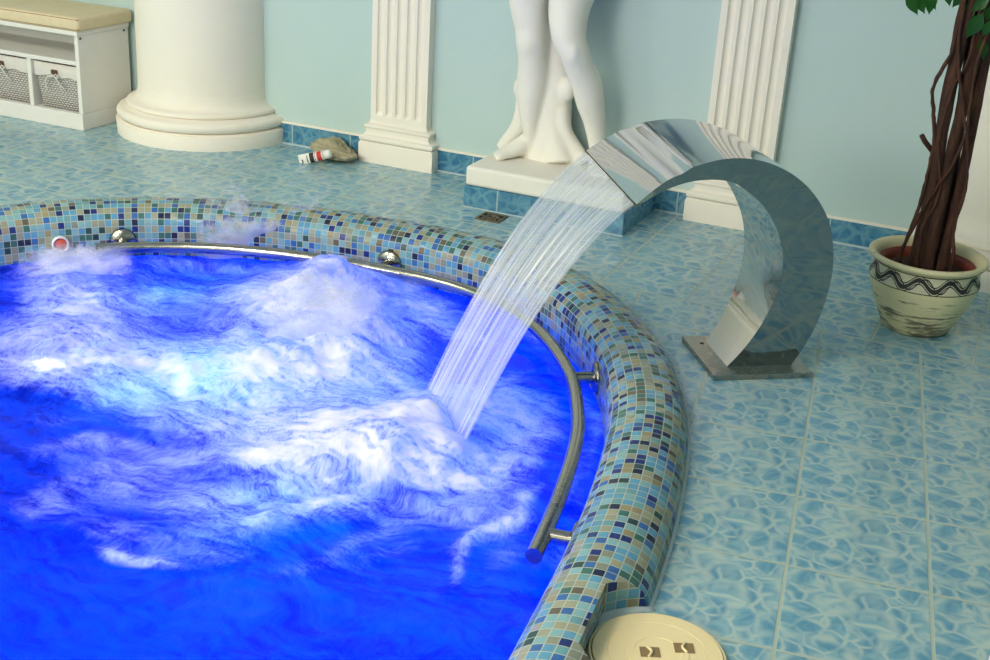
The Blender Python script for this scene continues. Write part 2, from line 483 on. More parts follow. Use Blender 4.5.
# ------------------------------------------------------------------ podium, statue
bm = bmesh.new(); box(bm, -2.052, -1.385, 4.362, Y1 - .012, 0, .088)
M['podium'] = tile_border('podium_tile', .29, 1.905 + .002)
pod = tag(obj('tiled_podium', bm, M['podium'], smooth=False), 'low podium faced with blue water-patterned tiles under the statue', 'podium')
bm = bmesh.new()
for (x0, x1, y0, y1) in ((-2.056, -1.381, 4.358, 4.366),):
    box(bm, x0, x1, y0, y1, 0, .004)
obj('podium_grout', bm, M['grout'], pod, smooth=False)

st = thing('statue', 'white plaster statue of a nude standing figure on a square plinth', 'statue', (-1.72, 4.56, .088))
bm = bmesh.new(); box(bm, -2.05, -1.39, 4.364, 4.745, .088, .166)
pl_ = obj('plinth', bm, M['marble'], st, smooth=False); pl_.location = -V(st.location); bevel(pl_, .012, 3)
fig = bmesh.new()
def limb(pts, n=20, flat=1.0):
    # pts: (x, y, z, rx, ry) cross sections smoothly interpolated
    P = catmull([V((p[0], p[1], p[2])) for p in pts], 6); Rr = catmull([V((p[3], p[4], 0)) for p in pts], 6)
    N = len(P); rings = []
    for i in range(N):
        t = (P[min(i + 1, N - 1)] - P[max(i - 1, 0)]).normalized()
        x = V((1, 0, 0)); x = (x - t * x.dot(t)).normalized(); y = t.cross(x)
        rings.append([P[i] + x * math.cos(2 * PI * k / n) * Rr[i].x + y * math.sin(2 * PI * k / n) * Rr[i].y for k in range(n)])
    loft(fig, rings)
def blob(c, r, sub=2):
    bmesh.ops.create_icosphere(fig, subdivisions=sub, radius=1, matrix=Matrix.Translation(c) @ Matrix.Diagonal((*r, 1)))
# supporting leg (viewer's left)
limb([(-1.85, 4.57, 1.02, .085, .09), (-1.90, 4.53, .90, .088, .088), (-1.893, 4.525, .78, .072, .078), (-1.878, 4.525, .70, .062, .068), (-1.872, 4.52, .65, .060, .064),
      (-1.868, 4.53, .60, .057, .058), (-1.868, 4.55, .53, .061, .066), (-1.870, 4.552, .46, .060, .064), (-1.868, 4.55, .38, .048, .052), (-1.862, 4.552, .31, .036, .041),
      (-1.860, 4.562, .265, .032, .038), (-1.860, 4.572, .23, .034, .042), (-1.861, 4.580, .20, .032, .040)])
blob((-1.868, 4.474, .648), (.030, .020, .045))
# its foot, turned out to the left and front
fd = V((-.62, -.80, 0)).normalized(); fs = V((-fd.y, fd.x, 0))
def foot(heel, d, s, zt):
    rings = []
    for t, w_, h_, b_ in ((-.012, .014, .03, .0), (.0, .030, .065, 0), (.03, .036, .10, 0), (.06, .037, .105, 0), (.10, .042, .078, 0), (.135, .046, .052, 0), (.165, .045, .036, 0), (.185, .038, .022, 0)):
        c = heel + d * t; ring = []
        for k in range(16):
            a = 2 * PI * k / 16; z = math.sin(a)
            ring.append(V((c.x, c.y, zt)) + s * math.cos(a) * w_ + V((0, 0, h_ * (.5 + .5 * z))))
        rings.append(ring)
    loft(fig, rings)
    for q, (sd, ln, rr) in enumerate(((.032, .262, .016), (.012, .255, .012), (-.006, .248, .0115), (-.022, .238, .011), (-.037, .224, .0105))):
        a = heel + d * .145 + s * sd * .9; b = heel + d * (ln * .84 - rr) + s * sd * 1.05
        tube(fig, [(a.x, a.y, zt + .018), ((a.x + b.x) / 2, (a.y + b.y) / 2, zt + .019), (b.x, b.y, zt + .010), (b.x + d.x * rr, b.y + d.y * rr, zt + .008)], [rr, rr * 1.05, rr, rr * .5], 10)
foot(V((-1.842, 4.615, 0)), fd, fs, .189)
# relaxed leg (viewer's right)
limb([(-1.69, 4.57, 1.02, .09, .095), (-1.70, 4.52, .92, .093, .095), (-1.714, 4.485, .80, .078, .085), (-1.695, 4.455, .70, .064, .073), (-1.668, 4.45, .645, .056, .062),
      (-1.652, 4.47, .59, .053, .056), (-1.630, 4.51, .52, .057, .062), (-1.616, 4.53, .45, .054, .058), (-1.602, 4.55, .38, .043, .046), (-1.590, 4.565, .30, .034, .038),
      (-1.584, 4.572, .245, .031, .036), (-1.580, 4.575, .205, .034, .040), (-1.578, 4.577, .175, .031, .038)])
blob((-1.660, 4.404, .648), (.030, .020, .045))
fd2 = V((.35, -.93, 0)).normalized(); foot(V((-1.588, 4.61, 0)), fd2, V((-fd2.y, fd2.x, 0)), .189)
# pelvis, torso, arms, neck and head (above the frame)
limb([(-1.77, 4.53, .93, .15, .10), (-1.77, 4.53, 1.02, .175, .115), (-1.775, 4.53, 1.14, .155, .105), (-1.785, 4.525, 1.26, .165, .110), (-1.79, 4.52, 1.38, .19, .12), (-1.79, 4.52, 1.48, .18, .105), (-1.79, 4.525, 1.54, .09, .075), (-1.79, 4.52, 1.62, .06, .06)], 28)
blob((-1.79, 4.51, 1.74), (.078, .095, .115), 3)
blob((-1.79, 4.41, 1.735), (.014, .02, .028))
limb([(-1.975, 4.525, 1.47, .06, .06), (-2.01, 4.525, 1.36, .052, .052), (-2.03, 4.525, 1.2, .042, .044), (-2.03, 4.50, 1.05, .036, .034), (-2.02, 4.48, .95, .025, .022), (-2.02, 4.47, .86, .036, .02)])
limb([(-1.605, 4.525, 1.47, .06, .06), (-1.56, 4.535, 1.36, .052, .052), (-1.53, 4.535, 1.2, .042, .044), (-1.55, 4.45, 1.28, .036, .034), (-1.59, 4.39, 1.42, .025, .025), (-1.61, 4.38, 1.49, .03, .02)])
# tree stump behind the supporting leg, with knots and spreading roots
limb([(-1.815, 4.61, .72, .05, .045), (-1.80, 4.612, .62, .055, .05), (-1.798, 4.61, .50, .07, .058), (-1.80, 4.605, .40, .08, .064), (-1.80, 4.60, .30, .09, .070), (-1.79, 4.60, .22, .12, .08), (-1.785, 4.60, .18, .14, .085)])
blob((-1.728, 4.575, .475), (.034, .034, .05)); blob((-1.93, 4.59, .452), (.034, .034, .048))
limb([(-1.928, 4.60, .45, .028, .028), (-1.925, 4.605, .36, .032, .03), (-1.945, 4.61, .28, .034, .03), (-1.985, 4.61, .215, .036, .028), (-2.0, 4.605, .185, .036, .028)])
limb([(-1.75, 4.58, .40, .03, .03), (-1.735, 4.58, .31, .036, .034), (-1.69, 4.58, .235, .045, .036), (-1.64, 4.57, .19, .045, .03)])
limb([(-1.785, 4.57, .34, .034, .03), (-1.765, 4.56, .28, .042, .036), (-1.745, 4.55, .225, .055, .042), (-1.735, 4.54, .188, .07, .045)])
blob((-1.79, 4.565, .315), (.026, .022, .03))
fo = obj('figure', fig, M['marble'], st); fo.scale = (1.018,) * 3; fo.location = -V(st.location) - V((0, 0, .0268))
md = fo.modifiers.new('weld', 'REMESH'); md.mode = 'VOXEL'; md.voxel_size = .0075; md.use_smooth_shade = True
md = fo.modifiers.new('soft', 'SMOOTH'); md.iterations = 5; md.factor = .5

# ------------------------------------------------------------------ storage bench, cushion, baskets
BX0, BX1, BY0, BY1 = -5.12, -4.0, 4.4, 4.742
bn = thing('storage_bench', 'white wooden storage bench with open compartments for baskets', 'bench', ((BX0 + BX1) / 2, (BY0 + BY1) / 2, 0))
def bpart(name, d, mat=None, bev=.003):
    o = boxobj(name, d, mat or M['white_wood'], bn, bev); return rel(o)
bpart('base_board', (BX0, BX1, BY0, BY1, 0, .075))
for x in (BX1 - .022, BX0): bpart('side_panel', (x, x + .022, BY0 + .004, BY1, .075, .428))
bpart('back_panel', (BX0 + .022, BX1 - .022, BY1 - .012, BY1, .075, .428))
bpart('top_board', (BX0 - .006, BX1 + .006, BY0 - .006, BY1, .428, .448))
bpart('shelf', (BX0 + .022, BX1 - .022, BY0 + .006, BY1 - .012, .292, .312))
for x in (-4.312, -4.66, -4.90): bpart('divider', (x, x + .024, BY0 + .006, BY1 - .012, .075, .292))
for (x, y, z) in ((BX1 + .0002, BY0 + .02, .415), (BX1 + .0002, BY1 - .03, .415)):
    bm = bmesh.new(); bmesh.ops.create_cone(bm, cap_ends=True, segments=16, radius1=.006, radius2=.005, depth=.003, matrix=Matrix.Translation((x + .0015, y, z)) @ Matrix.Rotation(PI / 2, 4, 'Y'))
    rel(obj('screw', bm, M['screw'], bn))
cu = thing('seat_cushion', 'beige fabric cushion lying on top of the white storage bench', 'cushion', ((BX0 + BX1) / 2, (BY0 + BY1) / 2, .448))
hx, hy = (BX1 - BX0) / 2 + .022, (BY1 - BY0) / 2 + .012
bm = bmesh.new(); box(bm, -hx, hx, -hy, hy, .0, .062)
o = obj('pad', bm, M['cushion'], cu); bevel(o, .016, 5)
bm = bmesh.new()
for z in (.052, .010):
    c_ = [(sx * (hx - .004), sy * (hy - .004), z) for sx, sy in ((-1, -1), (1, -1), (1, 1), (-1, 1))]
    tube(bm, c_ + [c_[0]], .0032, 8)
obj('piping', bm, M['piping'], cu)

def wicker():
    k = NT('white_wicker'); uv = coord(k, 'UV'); 
    s = k.n('ShaderNodeSeparateXYZ', {0: uv})
    row = k.math('FLOOR', s.outputs[1]); 
    sh = k.math('MULTIPLY', k.math('MODULO', row, 2.0), .5)
    fx = k.math('FRACT', k.math('ADD', s.outputs[0], sh)); fy = k.math('FRACT', s.outputs[1])
    hx_ = k.math('SINE', k.math('MULTIPLY', fx, PI)); hy_ = k.math('SINE', k.math('MULTIPLY', fy, PI))
    h = k.math('MULTIPLY', hx_, hy_)
    col = k.ramp(h, [(0, srgb(120, 112, 104)), (.14, srgb(178, 170, 164)), (.38, srgb(216, 210, 206)), (1, srgb(232, 228, 224))])
    b = k.bsdf(Base_Color=col, Roughness=.7); k.set(b, 'Normal', k.bump(h, .9, .008)); return k.end(b)
M['wicker'] = wicker()
def basket(label, x0, x1):
    y0, y1, z0, z1 = BY0 + .018, BY1 - .03, .076, .276
    t = thing('wicker_basket', label, 'basket', ((x0 + x1) / 2, (y0 + y1) / 2, z0), 'white wicker baskets in the bench')
    w, d, h = (x1 - x0) / 2, (y1 - y0) / 2, z1 - z0
    bm = bmesh.new(); uvl = bm.loops.layers.uv.new('UVMap')
    def rr(e, z, rc=.018, n=5):
        pts = []
        for cx, cy, a0 in ((1, 1, 0), (-1, 1, PI / 2), (-1, -1, PI), (1, -1, 3 * PI / 2)):
            for k in range(n + 1):
                a = a0 + PI / 2 * k / n
                pts.append((cx * (w - e - rc) + rc * math.cos(a), cy * (d - e - rc) + rc * math.sin(a), z))
        return pts
    rings = [rr(.016, 0), rr(.012, h * .3), rr(.006, h * .65), rr(.002, h), rr(.008, h + .003), rr(.014, h - .01), rr(.02, .02)]
    vr_ = [[bm.verts.new(p) for p in r] for r in rings]; n = len(vr_[0])
    per = [0]
    for i in range(n): per.append(per[-1] + (V(rings[3][i]) - V(rings[3][(i + 1) % n])).length)
    hz = [0, h * .3, h * .65, h, h + .008, h + .02, h * 2]
    for a in range(len(vr_) - 1):
        for i in range(n):
            j = (i + 1) % n
            f = bm.faces.new((vr_[a][i], vr_[a][j], vr_[a + 1][j], vr_[a + 1][i]))
            for l, (u, v_) in zip(f.loops, ((per[i], hz[a]), (per[i + 1], hz[a]), (per[i + 1], hz[a + 1]), (per[i], hz[a + 1]))):
                l[uvl].uv = (u / .021, v_ / .0105)
    bm.faces.new(vr_[0][::-1]); bm.faces.new(vr_[-1])
    obj('basket_body', bm, M['wicker'], t)
    # folded cloth liner hanging over the rim, wavy hem
    bm = bmesh.new(); r0 = rr(.004, h - .004); r1 = rr(-.002, h + .006); 
    P1, P2, P3 = [], [], []
    base = resample([V(p) for p in rr(-.003, 0)], 160, True)[0]
    inn = resample([V(p) for p in rr(.012, 0)], 160, True)[0]
    rings = [[(p.x, p.y, h - .03) for p in inn], [(p.x, p.y, h + .006) for p in inn], [(p.x, p.y, h + .007) for p in base],
             [(p.x * (1 + .004 * math.sin(i * .9)), p.y * (1 + .006 * math.sin(i * .7)), h - .03) for i, p in enumerate(base)],
             [(p.x * (1.002 + .006 * math.sin(i * .9)), p.y * (1.004 + .008 * math.sin(i * .7)), h - .052 + .004 * math.sin(i * .35)) for i, p in enumerate(base)]]
    loft(bm, rings, cap=False)
    ln = obj('cloth_liner', bm, M['liner'], t)
    bm = bmesh.new(); box(bm, -.017, .017, -d - .014, -d - .004, h - .045, h - .018)
    bevel(obj('leather_handle', bm, M['leather'], t, smooth=False), .004)
    bm = bmesh.new()
    yb = -d - .012
    tube(bm, catmull([(0, yb, h - .045), (-.03, yb - .006, h - .052), (-.045, yb - .004, h - .075), (-.048, yb - .002, h - .11)], 6), .0035, 8)
    tube(bm, catmull([(0, yb, h - .045), (.02, yb - .006, h - .06), (.04, yb - .006, h - .082), (.058, yb - .003, h - .098)], 6), .0035, 8)
    for sgn in (-1, 1):
        tube(bm, catmull([(0, yb, h - .045), (sgn * .018, yb - .008, h - .036), (sgn * .032, yb - .008, h - .044), (sgn * .018, yb - .006, h - .052), (0, yb, h - .046)], 6), .003, 8)
    obj('ribbon_bow', bm, M['liner'], t)
    return t
basket('white wicker basket with cloth liner in the bench end nearest the round column', -4.284, -4.026)
basket('white wicker basket at the left edge of the photo, second from the round column', -4.632, -4.316)

# ------------------------------------------------------------------ drain, tube, rag
d0, d1, d2 = at(474, 218), at(498, 222.5), at(509, 218.5)
dr = thing('floor_drain', 'small square tarnished metal drain grate in the floor by the podium', 'drain', (-1.893, 4.287, 0), rz=math.radians(0))
bm = bmesh.new()
s = .05
box(bm, -s, s, -s, -s + .010, 0, .005); box(bm, -s, s, s - .010, s, 0, .005); box(bm, -s, -s + .010, -s + .01, s - .01, 0, .005); box(bm, s - .010, s, -s + .01, s - .01, 0, .005)
obj('drain_frame', bm, M['drain'], dr, smooth=False)
bm = bmesh.new(); box(bm, -s + .01, s - .01, -s + .01, s - .01, 0, .0012); obj('drain_hole', bm, M['drain_hole'], dr, smooth=False)
bm = bmesh.new()
for rr_ in (.012, .026):
    tube(bm, [(rr_ * math.cos(2 * PI * k / 24), rr_ * math.sin(2 * PI * k / 24), .003) for k in range(25)], .003, 6)
for k in range(8):
    a = PI / 4 * k; tube(bm, [(.010 * math.cos(a), .010 * math.sin(a), .003), (.042 * math.cos(a), .042 * math.sin(a), .003)], .003, 6)
obj('drain_grate', bm, M['drain'], dr)

rag = bmesh.new()
bmesh.ops.create_icosphere(rag, subdivisions=5, radius=1)
for v in rag.verts:
    p = v.co.copy(); a = math.atan2(p.y, p.x)
    r = 1 + .22 * noise.noise(p * 1.6 + V((3, 1, 4))) + .30 * (.5 - abs(noise.noise(p * 2.8))) + .14 * (.4 - abs(noise.noise(p * 6.5 + V((2, 2, 2)))))
    v.co = V((p.x * r * .098 * (1 + .12 * math.cos(3 * a + 1)), p.y * r * .07, max(0, p.z * .5 + .5) ** 1.1 * .066 * r * (1 - .25 * p.x)))
    if v.co.z < .004: v.co.z = .001
o = tag(obj('cleaning_rag', rag, M['rag']), 'crumpled grey-beige rag on the floor against the tiled skirting', 'rag'); rc_ = at(335, 158.5); o.location = (rc_.x, rc_.y, 0); o.rotation_euler.z = -.25
tb = thing('sealant_tube', 'white squeeze tube with red band lying on the crumpled rag', 'tube', (0, 0, 0))
A, B = at(299, 160.5, .008), at(331, 153.5, .055)
ax = (B - A); L = ax.length; ax.normalize(); vd_ = (A - CAM).normalized(); sd = ax.cross(vd_).normalized(); upv = sd.cross(ax).normalized(); upv = upv if upv.dot(vd_) < 0 else -upv
def tring(t, w, h, n=24): return [A + ax * t + sd * math.cos(2 * PI * k / n) * w + upv * math.sin(2 * PI * k / n) * h for k in range(n)]
def tpart(name, secs, mat): bm = bmesh.new(); loft(bm, [tring(*q) for q in secs]); return obj(name, bm, mat, tb)
def wh(t):  # half width and height of the tube body
    f = t / L; return (.024 - .004 * f, .003 + .015 * min(1, f * 1.5))
tpart('tube_body', [(t, *wh(t)) for t in [L * .01 * k for k in range(0, 82, 6)]], M['tube_white'])
tpart('cap', [(L * .80, .012, .012), (L * .81, .019, .018), (L * .93, .018, .017), (L * .99, .017, .016), (L, .012, .012)], M['tube_white'])
def band(t0, t1, mat, nm, b0=.12, b1=.78): 
    bm = bmesh.new(); rings = []
    for t in [t0 + (t1 - t0) * k / 6 for k in range(7)]:
        w, h = wh(t); rings.append([A + ax * t + sd * math.cos(a) * (w + .0008) + upv * math.sin(a) * (h + .0008) for a in [b0 * PI + b1 * PI * k / 20 for k in range(21)]])
    loft(bm, rings, False, False); return obj(nm, bm, mat, tb)
b1 = band(L * .60, L * .74, M['tube_red'], 'red_band'); b1['label'] = 'red band'
b1 = band(L * .36, L * .50, M['tube_black'], 'black_panel'); b1['label'] = 'black printed panel'
band(L * .27, L * .30, M['tube_black'], 'printed_line', .3, .45); band(L * .10, L * .14, M['tube_black'], 'printed_line', .5, .3); band(L * .53, L * .545, M['tube_red'], 'printed_line')

# ------------------------------------------------------------------ skimmer lid
lid = thing('skimmer_lid', 'round cream plastic lid with two finger slots set in the floor beside the pool rim', 'lid', (LC.x, LC.y, 0))
bm = bmesh.new(); lathe(bm, [(.137, 0), (.137, .004), (.128, .004)], 72)
o = obj('grout_ring', bm, M['grout'], lid)
bm = bmesh.new(); lathe(bm, [(.131, .001), (.131, .012), (.1305, .0145), (.1265, .0145), (.126, .010)], 96); crisp(obj('outer_ring', bm, M['lid'], lid), 40)
bm = bmesh.new()
lathe(bm, [(.1245, .006), (.1245, .0165), (.1235, .0178), (.095, .0185), (.094, .0178), (.093, .0185), (.060, .0188), (.0595, .0198), (.045, .0198), (.0445, .0190), (.0, .0190)], 96)
plate = crisp(obj('lid_plate', bm, M['lid'], lid), 30)
a_l = math.atan2(R_.y, R_.x)
for sgn in (-1, 1):
    c_ = at(650, 652, .0195) - LC if sgn < 0 else at(684, 648, .0195) - LC
    c_.z = 0; n_ = V((math.cos(a_l), math.sin(a_l), 0)); q_ = V((-n_.y, n_.x, 0))
    bm = bmesh.new()
    def quad(c, hw, hl, z0, z1):
        vs = [c + n_ * sx * hw + q_ * sy * hl for sx, sy in ((-1, -1), (1, -1), (1, 1), (-1, 1))]
        loft(bm, [[(p.x, p.y, z0) for p in vs], [(p.x, p.y, z1) for p in vs]])
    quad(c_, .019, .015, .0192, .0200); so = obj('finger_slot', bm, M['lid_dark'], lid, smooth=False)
    bm = bmesh.new(); tube(bm, catmull([c_ + q_ * .015 + n_ * .004 * sgn + V((0, 0, .0205)), c_ - n_ * .003 * sgn + V((0, 0, .0215)), c_ - q_ * .015 + n_ * .004 * sgn + V((0, 0, .0205))], 8), .0028, 8)
    obj('slot_bridge', bm, M['lid'], lid)

# ------------------------------------------------------------------ towel edge in the corner
bm = bmesh.new()
for k in range(3): box(bm, .0 + .002 * k, .34, -.22, .10 - .004 * k, .014 * k, .014 * (k + 1) - .001)
o = tag(obj('folded_towel', bm, M['towel'], smooth=False), 'corner of a folded white towel on the floor at the lower right', 'towel'); bevel(o, .006, 3)
o.location = (.107, 2.30, 0); o.rotation_euler.z = math.radians(-4)

# ------------------------------------------------------------------ planter and tree
PC = V((-.266, 4.03, 0))
def glaze():
    k = NT('planter_ceramic'); o = coord(k)
    sx = k.n('ShaderNodeSeparateXYZ', {0: o}); z = sx.outputs[2]
    st_ = k.noise(k.vmath('MULTIPLY', o, (14, 14, 120)), 1.0, 4, .6)
    blot = k.noise(k.vmath('MULTIPLY', o, (9, 9, 26)), 1.0, 4, .6)
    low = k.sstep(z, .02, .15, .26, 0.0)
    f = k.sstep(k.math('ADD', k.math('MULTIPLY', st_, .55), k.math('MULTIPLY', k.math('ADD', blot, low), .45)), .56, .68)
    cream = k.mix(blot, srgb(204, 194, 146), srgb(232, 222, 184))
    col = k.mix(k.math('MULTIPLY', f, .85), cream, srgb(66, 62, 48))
    b = k.bsdf(Base_Color=col, Roughness=.55); k.set(b, 'Normal', k.bump(st_, .35, .003)); return k.end(b)
M['glaze'] = glaze()
def rope_band():
    k = NT('planter_scroll_band'); uv = coord(k, 'UV'); s = k.n('ShaderNodeSeparateXYZ', {0: uv})
    u, v = s.outputs[0], s.outputs[1]
    ph = k.math('MULTIPLY', u, 2 * PI)
    wv = k.math('MULTIPLY', k.math('SINE', ph), .27)
    dd = k.math('ABSOLUTE', k.math('SUBTRACT', k.math('SUBTRACT', v, .5), wv))
    main = k.sstep(dd, .11, .15, 1.0, 0.0)
    line = k.sstep(k.math('ABSOLUTE', k.math('SUBTRACT', dd, .22)), .025, .045, 1.0, 0.0)
    dd2 = k.math('ABSOLUTE', k.math('SUBTRACT', k.math('SUBTRACT', v, .5), k.math('MULTIPLY', k.math('SINE', k.math('ADD', ph, 1.9)), -.34)))
    curl = k.sstep(dd2, .035, .06, 1.0, 0.0)
    edge = k.sstep(k.math('ABSOLUTE', k.math('SUBTRACT', v, .5)), .44, .46)
    m_ = k.math('MAXIMUM', k.math('MAXIMUM', main, line), k.math('MAXIMUM', curl, edge))
    nz = k.noise(coord(k), 60, 3)
    col = k.mix(m_, k.mix(nz, srgb(180, 178, 150), srgb(214, 208, 180)), srgb(34, 36, 34))
    b = k.bsdf(Base_Color=col, Roughness=.55); k.set(b, 'Normal', k.bump(m_, .5, .004)); return k.end(b)
M['scroll'] = rope_band()
pot = thing('ceramic_planter', 'round cream ceramic planter with a dark scroll band under its rim', 'planter', PC)
bm = bmesh.new()
prof = [(0, .001), (.095, .0), (.103, .004), (.112, .02), (.128, .055), (.148, .10), (.163, .14), (.169, .165), (.168, .178), (.1635, .186), (.1625, .190)]
lathe(bm, prof + [(.161, .215), (.161, .222), (.166, .228), (.178, .233), (.1825, .239), (.182, .246), (.177, .250), (.168, .249), (.158, .243), (.150, .232), (.148, .20), (.135, .12), (.10, .03), (0, .025)], 96)
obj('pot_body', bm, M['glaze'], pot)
bm = bmesh.new(); uvl = bm.loops.layers.uv.new('UVMap'); n = 96
rg = [[bm.verts.new(((r + .0012) * math.cos(2 * PI * i / n), (r + .0012) * math.sin(2 * PI * i / n), z)) for i in range(n)] for r, z in ((.1692, .166), (.1682, .178), (.1642, .186), (.1628, .200), (.1615, .213), (.1625, .223))]
for a in range(len(rg) - 1):
    for i in range(n):
        j = (i + 1) % n; f = bm.faces.new((rg[a][i], rg[a][j], rg[a + 1][j], rg[a + 1][i]))
        zz = (0, .21, .36, .60, .82, 1)
        for l, (u, v_) in zip(f.loops, ((i, zz[a]), (i + 1, zz[a]), (i + 1, zz[a + 1]), (i, zz[a + 1]))): l[uvl].uv = (u * 11 / n, v_)
bd = obj('scroll_band', bm, M['scroll'], pot); bd['label'] = 'dark painted scroll band'

def bark():
    k = NT('bark'); o = coord(k)
    n1 = k.noise(k.vmath('MULTIPLY', o, (50, 50, 9)), 1.0, 5, .65)
    col = k.ramp(n1, [(.25, srgb(30, 16, 12)), (.5, srgb(64, 36, 24)), (.75, srgb(98, 62, 40))])
    b = k.bsdf(Base_Color=col, Roughness=.85); k.set(b, 'Normal', k.bump(n1, .7, .006)); return k.end(b)
M['bark'] = bark()
def leafm():
    k = NT('leaf'); o = coord(k); n1 = k.noise(o, 14, 3)
    col = k.mix(n1, srgb(10, 48, 12), srgb(34, 104, 28))
    b = k.bsdf(Base_Color=col, Roughness=.35)
    tr = k.n('ShaderNodeBsdfTranslucent', {0: srgb(60, 150, 40)})
    ms = k.n('ShaderNodeMixShader', {0: .2, 1: b.outputs[0], 2: tr.outputs[0]}); return k.end(ms)
M['leaf'] = leafm()
tree = thing('potted_tree', 'ficus tree of bundled brown stems growing in the cream planter', 'tree', PC + V((0, 0, .03)))
def trel(o): o.location = V((0, 0, -.03)); return o
bm = bmesh.new(); lathe(bm, [(.09, .035), (.132, .20), (.144, .203), (.145, .224), (.138, .226), (.131, .208), (.128, .195)], 64); trel(obj('nursery_pot', bm, M['terracotta'], tree))
bm = bmesh.new(); lathe(bm, [(0, .2), (.06, .2), (.12, .197), (.126, .192)], 40)
for v in bm.verts: v.co.z += .005 * noise.noise(v.co * 40)
trel(obj('soil', bm, M['soil'], tree))
rnd = random.Random(5)
# stems: thick stems bundled, narrower higher up
cfg = [(-.052, -.01, .013, 0), (-.024, -.035, .0165, 1), (.014, -.03, .018, 2), (.050, -.015, .0145, 3), (.012, .03, .016, 4), (-.033, .03, .014, 5), (.055, .025, .012, 6)]
for (x, y, r, q) in cfg:
    pts = []; rad = []
    for i in range(23):
        z = .19 + i * .09; f = min(1, (z - .19) / 1.1)
        k_ = 1 - .46 * f
        pts.append((x * k_ + .010 * math.sin(z * 4.2 + q * 1.7) + .004 * f, y * k_ + .009 * math.cos(z * 3.7 + q), z))
        rad.append(r * (1 + .10 * math.sin(z * 11 + q * 2)) * (1.12 - .22 * f))
    P = catmull(pts, 4); Rr = [rad[min(len(rad) - 1, i // 4)] for i in range(len(P))]
    bm = bmesh.new(); tube(bm, P, Rr, 14)
    for v in bm.verts:
        d = V((v.co.x, v.co.y, 0)); v.co += .003 * noise.noise_vector(V((v.co.x * 40, v.co.y * 40, v.co.z * 9)))
    trel(obj('stem', bm, M['bark'], tree))
# thin vines twisting round the bundle
vines = [[(-.075, -.03, .2), (-.082, -.045, .24), (-.070, -.05, .30), (-.052, -.055, .40), (-.045, -.05, .52), (-.046, -.045, .62), (-.064, -.04, .70), (-.078, -.035, .765), (-.062, -.038, .83), (-.042, -.05, .90), (-.04, -.045, 1.1), (-.03, -.04, 1.5)],
         [(.07, -.03, .2), (.076, -.04, .26), (.06, -.045, .36), (.07, -.04, .48), (.055, -.05, .60), (.02, -.055, .72), (-.02, -.055, .86), (-.035, -.05, 1.0), (-.03, -.045, 1.3)],
         [(-.085, -.02, .2), (-.075, -.045, .27), (-.045, -.06, .38), (-.01, -.06, .48), (.02, -.058, .55), (.04, -.05, .66), (.03, -.05, .85), (.045, -.04, 1.0), (.04, -.03, 1.4)],
         [(-.02, -.06, .2), (-.03, -.062, .34), (.0, -.06, .46), (-.03, -.058, .62), (-.02, -.052, .78), (.01, -.05, .9), (.0, -.045, 1.2)]]
for q, vp in enumerate(vines):
    bm = bmesh.new(); tube(bm, catmull(vp, 8), .0058 - .0006 * q, 8)
    for v in bm.verts: v.co += .0025 * noise.noise_vector(v.co * 60)
    trel(obj('vine', bm, M['bark'], tree))
bm = bmesh.new(); tube(bm, [(-.040, -.035, .575), (-.070, -.055, .61), (-.083, -.062, .63)], [.008, .008, .0075], 10); trel(obj('cut_twig', bm, M['bark'], tree))
# branches and leaves
def leaf(bm, base, d, up, L, w):
    d = d.normalized(); s = d.cross(up).normalized(); n_ = s.cross(d).normalized()
    prof = [(0, .02), (.08, .25), (.2, .7), (.35, .98), (.5, 1), (.65, .8), (.8, .45), (.9, .18), (1, .02)]
    mid, lf, rt = [], [], []
    for t, ww in prof:
        c = base + d * (L * t) - n_ * (L * .22 * t * t)
        mid.append(bm.verts.new(c)); lf.append(bm.verts.new(c + s * w * ww + n_ * w * .22 * ww)); rt.append(bm.verts.new(c - s * w * ww + n_ * w * .22 * ww))
    for i in range(len(prof) - 1):
        bm.faces.new((mid[i], mid[i + 1], lf[i + 1], lf[i])); bm.faces.new((mid[i], rt[i], rt[i + 1], mid[i + 1]))
fb = bmesh.new(); br = []
def branch(pts, r0):
    bm = bmesh.new(); P = catmull(pts, 6); tube(bm, P, [r0 * (1 - .6 * i / len(P)) for i in range(len(P))], 8); trel(obj('branch', bm, M['bark'], tree))
    return P
def twig_leaves(P, n, L0=.06):
    for k in range(n):
        p = P[int(len(P) * (.25 + .74 * k / n))]
        a = rnd.uniform(0, 2 * PI); d = V((math.cos(a), math.sin(a), rnd.uniform(-1.3, -.2)))
        q = p + d.normalized() * .035
        tube(fb, [p, p.lerp(q, .5) + V((0, 0, .006)), q], .0012, 5)
        leaf(fb, q, V((d.x, d.y, d.z - .4)), V((0, 0, 1)), L0 * rnd.uniform(.8, 1.25), L0 * rnd.uniform(.26, .34))
